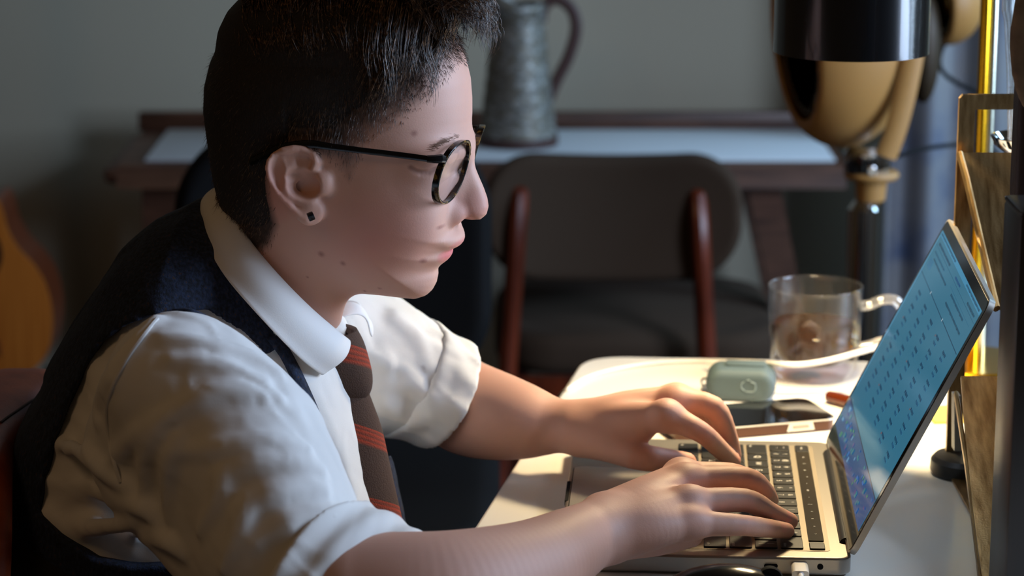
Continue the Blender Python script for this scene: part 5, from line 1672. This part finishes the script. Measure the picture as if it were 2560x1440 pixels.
# ------------------------------------------------------------------ cream floor lamp behind the desk
M_cream = Mat('cream_enamel', rgb(170, 126, 68), 0.5)
M_dkin = Mat('bronze_reflector', rgb(90, 72, 44), 0.2, 1.0)
FY = 2.98
fx = PY(2172, 600, FY)[0]
fl_ = thing('floor_lamp', 'cream dome spotlight on a chrome floor stand behind the glass mug', 'lamp', (fx, FY, 0))
dc_ = PY(2110, 62, FY); rx_ = (PY(2305, 60, FY)[0] - PY(1912, 60, FY)[0]) / 2; rz_ = PY(2110, 62, FY)[2] - PY(2110, 368, FY)[2]
def dome(name_o, name_i, par, c, r, n, off, m_out, m_in, th=.003):
    """ellipsoid bowl cut by a plane: outer shell and the lining seen in its mouth"""
    n = np.asarray(n, float); n /= np.linalg.norm(n)
    def f(p):
        e = ellip(p, c, r); s_ = (p - np.asarray(c, np.float32)) @ n.astype(np.float32) - off
        return smax(smax(e, -(e + th), .001), s_, .001)
    def g(p):
        e = ellip(p, c, r) + th + .0050; s_ = (p - np.asarray(c, np.float32)) @ n.astype(np.float32) - off + .004
        return smax(smax(e, -(e + .006), .0008), s_, .001)
    lo, hi = np.asarray(c) - np.asarray(r) - .01, np.asarray(c) + np.asarray(r) + .01
    v, q = field_mesh(f, lo, hi, .0026); mk(name_o, v, q, m_out, par)
    v, q = field_mesh(g, lo, hi, .0034); mk(name_i, v, q, m_in, par)
dome('shade', 'reflector', fl_, dc_, (rx_, rx_, rz_), (-.93, -.33, -.12), rx_ * .70, M_cream, M_dkin, .008)
yk_ = catmull([PY(a, b, FY - .07) for a, b in ((2292, 60), (2282, 140), (2262, 240), (2238, 330), (2214, 392))], 5)
MB().tube(yk_, .0125, 10, flat=(.5, 1.0)).build('yoke', M_cream, fl_)
pv0 = PY(2168, 405, FY)
MB().lathe([(0, -.020), (.022, -.018), (.027, -.010), (.027, .012), (.020, .019), (0, .020)], pv0, 28).build('pivot', M_chrome, fl_)
c1_ = PY(2178, 436, FY)
MB().lathe([(0, -.004), (.030, -.004), (.032, 0), (.030, .004), (0, .004)], c1_, 32).build('collar', M_cream, fl_)
MB().lathe([(.012, -.030), (.0165, -.026), (.019, 0), (0, 0)], c1_ - [0, 0, .003], 28).build('socket', M_cream, fl_)
for q in range(3):
    a = q * 2.1 + .6
    MB().lathe([(0, -.003), (.005, -.003), (.006, 0), (.005, .003), (0, .003)], pv0 + np.array([.026 * math.cos(a) * .9, -.0265 * abs(math.sin(a)) - .001, .004 - .005 * q]), 14, axis=(math.cos(a) * .5, -1, 0)).build('screw', M_chrome, fl_)
px0 = (PY(2118, 600, FY)[0] + PY(2196, 600, FY)[0]) / 2; pr0 = (PY(2196, 600, FY)[0] - PY(2118, 600, FY)[0]) / 2
MB().lathe([(pr0, .02), (pr0, c1_[2] - .04), (pr0 * .6, c1_[2] - .03), (0, c1_[2] - .03)], (px0, FY, 0), 40).build('pole', M_chrome, fl_)
MB().lathe([(0, 0), (.14, 0), (.145, .006), (.13, .018), (pr0, .024), (0, .024)], (px0, FY, 0), 48).build('base', M_chrome, fl_)
MB().tube(catmull([PY(2240, 392, FY), PY(2290, 376, FY + .02), PY(2350, 366, FY + .08), PY(2410, 362, FY + .14), PY(2480, 372, FY + .2), PY(2560, 480, FY + .25), PY(2580, 760, FY + .25), PY(2580, 1400, FY + .25)], 6), .0026, 8).build('cord', M_black, fl_)
# second cream spotlight further back, at the top edge
sl_ = thing('wall_spotlight', 'second cream spotlight further back at the top edge beside the brass rod', 'lamp', PY(2385, -40, 3.2))
d2c = PY(2352, 20, 3.2)
dome('shade', 'reflector', sl_, PY(2370, 0, 3.2), (.044, .05, .055), (-.80, -.30, -.10), .018, M_cream, M_dkin, .008)
def dk(p): return ellip(p, PY(2312, 120, 3.17), (.019, .03, .068))
v_, q_ = field_mesh(dk, PY(2312, 120, 3.17) - [.03, .04, .08], PY(2312, 120, 3.17) + [.03, .04, .08], .004)
mk('visor', v_, q_, Mat('dark_bronze', rgb(58, 46, 30), .5, .3), sl_)
MB().tube(catmull([PY(2362, 105, 3.2), PY(2350, 140, 3.22), PY(2352, 172, 3.24), PY(2380, 200, 3.26), PY(2430, 225, 3.28), PY(2500, 250, 3.3), PY(2600, 300, 3.3)], 6), .0030, 8).build('cord', M_black, sl_)
MB().tube([PY(2385, -50, 3.2), PY(2400, -330, 3.25), PY(2600, -330, 3.3)], .009, 10).build('bracket', M_black, sl_)

# ------------------------------------------------------------------ brass file rack at the right
M_rack = Mat('brushed_brass', rough=0.36, metal=.9)
M_rack.noise_col([(.3, rgb(120, 92, 54)), (.55, rgb(168, 138, 92)), (.75, rgb(196, 166, 116))], 30, 5, 'Object', (6, 1, 1))
M_rack.bump(600, .25, .0006)
RY = 2.08
rk = thing('file_rack', 'brushed brass desk file rack with sloping plates and a handle cut out', 'rack', (PY(2460, 900, RY)[0], 1.95, TZ))
def sheet(pts, th, name, mat=M_rack):
    """plate through picture corners at given depths"""
    P = [PY(a, b, y) for a, b, y in pts]
    n = np.cross(P[1] - P[0], P[2] - P[0]); n /= np.linalg.norm(n)
    if n[1] < 0: n = -n
    k = len(P)
    return MB().add(P + [p + n * th for p in P], [tuple(range(k)), tuple(range(2 * k - 1, k - 1, -1))] + [(i, (i + 1) % k, k + (i + 1) % k, k + i) for i in range(k)]).build(name, mat, rk, ang=25)
# back frame with the handle opening
xo0, xo1 = PY(2397, 300, RY)[0], PY(2397, 300, RY)[0] + .062
zo1 = PY(2450, 237, RY)[2]
xi0, xi1 = PY(2437, 300, RY)[0], xo1 - .014
zi1, zi0 = PY(2450, 274, RY)[2], PY(2450, 395, RY)[2]
fr2 = MB()
fr2.prism([(xo0, TZ + .004), (xi0, TZ + .004), (xi0, zo1), (xo0 + .003, zo1), (xo0, zo1 - .003)], lambda a, b, t: np.array([a, t, b]), RY, RY + .006)
fr2.prism([(xi0, zi1), (xi1, zi1), (xi1, zo1), (xi0, zo1)], lambda a, b, t: np.array([a, t, b]), RY, RY + .006)
fr2.prism([(xi1, TZ + .004), (xo1, TZ + .004), (xo1, zo1), (xi1, zo1)], lambda a, b, t: np.array([a, t, b]), RY, RY + .006)
fr2.build('back_frame', M_rack, rk)
sheet([(2398, 381, 2.075), (2640, 381, 2.075), (2640, 800, 1.96), (2494, 770, 1.97), (2444, 560, 2.03), (2408, 420, 2.066)], .0022, 'upper_plate')
MB().tube([PY(2399, 384, 2.072), PY(2418, 455, 2.052), PY(2442, 560, 2.026), PY(2468, 672, 1.994), PY(2492, 772, 1.966)], .0042, 8, flat=(1, .6)).build('upper_lip', M_rack, rk)
sheet([(2402, 940, 2.01), (2640, 940, 2.01), (2640, 1466, 1.776), (2458, 1466, 1.776), (2420, 1180, 1.91)], .0022, 'lower_plate')
MB().tube([PY(2390, 985, 2.0), PY(2418, 1170, 1.915), PY(2446, 1400, 1.82), PY(2452, 1460, 1.782)], .0034, 8, flat=(1, .6)).build('lower_lip', M_rack, rk)
sheet([(2386, 990, 2.03), (2402, 990, 2.03), (2402, 1128, 2.03), (2386, 1128, 2.03)], .014, 'foot_bracket', Mat('grey_bracket', rgb(150, 146, 136), .5, .3))
MB().box(((xo0 + xo1) / 2, 1.92, TZ + .002), (xo1 - xo0, .33, .003), None, .001).build('floor_plate', M_rack, rk)
# chrome dish and clear vase standing on the rack
gv = PY(2590, 368, 2.14)
ch = MB().lathe([(0, -.012), (.010, -.012), (.020, -.009), (.034, .002), (.037, .009), (.035, .0095), (.030, .004), (0, -.002)], gv, 48).build('chrome_dish', Mat('polished_chrome', rgb(210, 210, 214), .06, 1.0))
tag(ch, 'polished chrome dish on top of the brass rack by the dark post', 'dish')
vp = [(0, .001), (.021, .001), (.023, .006), (.026, .060), (.030, .105), (.032, .112), (.0325, .19), (.0310, .19), (.0302, .113), (.0280, .104), (.0240, .060), (.0205, .008), (0, .005)]
vz = MB().lathe(vp, gv + [0, 0, -.0010], 40).build('clear_vase', clear('vase_glass', (.86, .87, .86), .05, .7, .04, .3, .04), smooth=True)
tag(vz, 'tall clear glass vase standing in the chrome dish', 'vase')
for nm, y_ in (('dish_support', 2.14),):
    MB().tube([gv + [0, 0, -.0115], np.array([gv[0], gv[1], TZ + .002])], [.008, .010], 12).build('dish_stem', M_chrome, ch)
# dark post in the foreground, with what hangs on it
M_dw = Mat('dark_stained_wood', rough=.4); M_dw.noise_col([(.3, rgb(22, 16, 12)), (.7, rgb(40, 29, 21))], 12, 5, 'Object', (14, 14, 1))
DY = 1.69
pz1 = PY(2530, 540, DY)[2]; pzx = PY(2504, 640, DY + .06)[0]
post = thing('shelf_post', 'dark stained wooden shelf post standing at the right edge of the desk', 'post', (pzx + .035, DY + .03, TZ))
MB().box((pzx + .035, DY + .03, (TZ + pz1) / 2 + .001), (.07, .06, pz1 - TZ - .002), None, .003).build('upright', M_dw, post)
MB().box((pzx + .0355, DY + .030, pz1 + .001), (.071, .061, .004), None, .003).build('cap', M_dw, post)
MB().box((pzx + .245, DY + .245, TZ + .0705), (.27, .37, .139), None, .004).build('light_block_box', M_dw, post)  # added out-of-view box that keeps window light off the desk beside the laptop
MB().lathe([(0, 0), (.008, .001), (.010, .008), (.006, .014), (0, .015)], (pzx + .20, DY + .06, TZ + .06), 16, axis=(0, -1, 0)).build('block_box_knob', M_brass, post)  # knob on the added out-of-view box
M_po = Mat('brown_leather', rgb(44, 24, 18), .5); M_po.bump(300, .3, .001)
py_ = 1.83
bl, bb = PY(2519, 300, py_), PY(2560, 521, py_)
hk = thing('leather_holder', 'dark brown leather holder with rounded foot above the wooden post', 'holder', (bl[0] + .03, py_, bb[2]))
def hf(p):
    q = p - np.array([bl[0] + .040, py_ + .014, bb[2] + .052], np.float32)
    d2 = np.hypot(np.maximum(np.abs(q[:, 0]) - .026, 0), np.maximum(np.abs(q[:, 2]) - .046, 0)) - .006
    return np.hypot(np.maximum(d2 + .004, 0), np.maximum(np.abs(q[:, 1]) - .010, 0)) - .004
v_, q_ = field_mesh(hf, [bl[0] - .01, py_ - .01, bb[2] - .01], [bl[0] + .075, py_ + .04, bb[2] + .14], .003)
mk('sleeve', v_, q_, M_po, hk)
MB().box((bl[0] + .050, py_ + .014, (bb[2] + pz1) / 2 + .004), (.012, .012, max(.004, bb[2] - pz1 + .004)), None, .001).build('peg', M_dw, hk)
M_su = Mat('taupe_suede', rough=.95); M_su.noise_col([(.3, rgb(104, 88, 70)), (.7, rgb(136, 116, 94))], 60, 4)
uc = PY(2606, 95, 1.8225)
def uf(p): return ellip(p, uc, (.0225, .010, .056))
v_, q_ = field_mesh(uf, uc - [.03, .02, .065], uc + [.03, .02, .065], .0026)
su = mk('suede_tag', v_, q_, M_su)
tag(su, 'rounded taupe suede pad resting on the brown leather holder', 'pad')
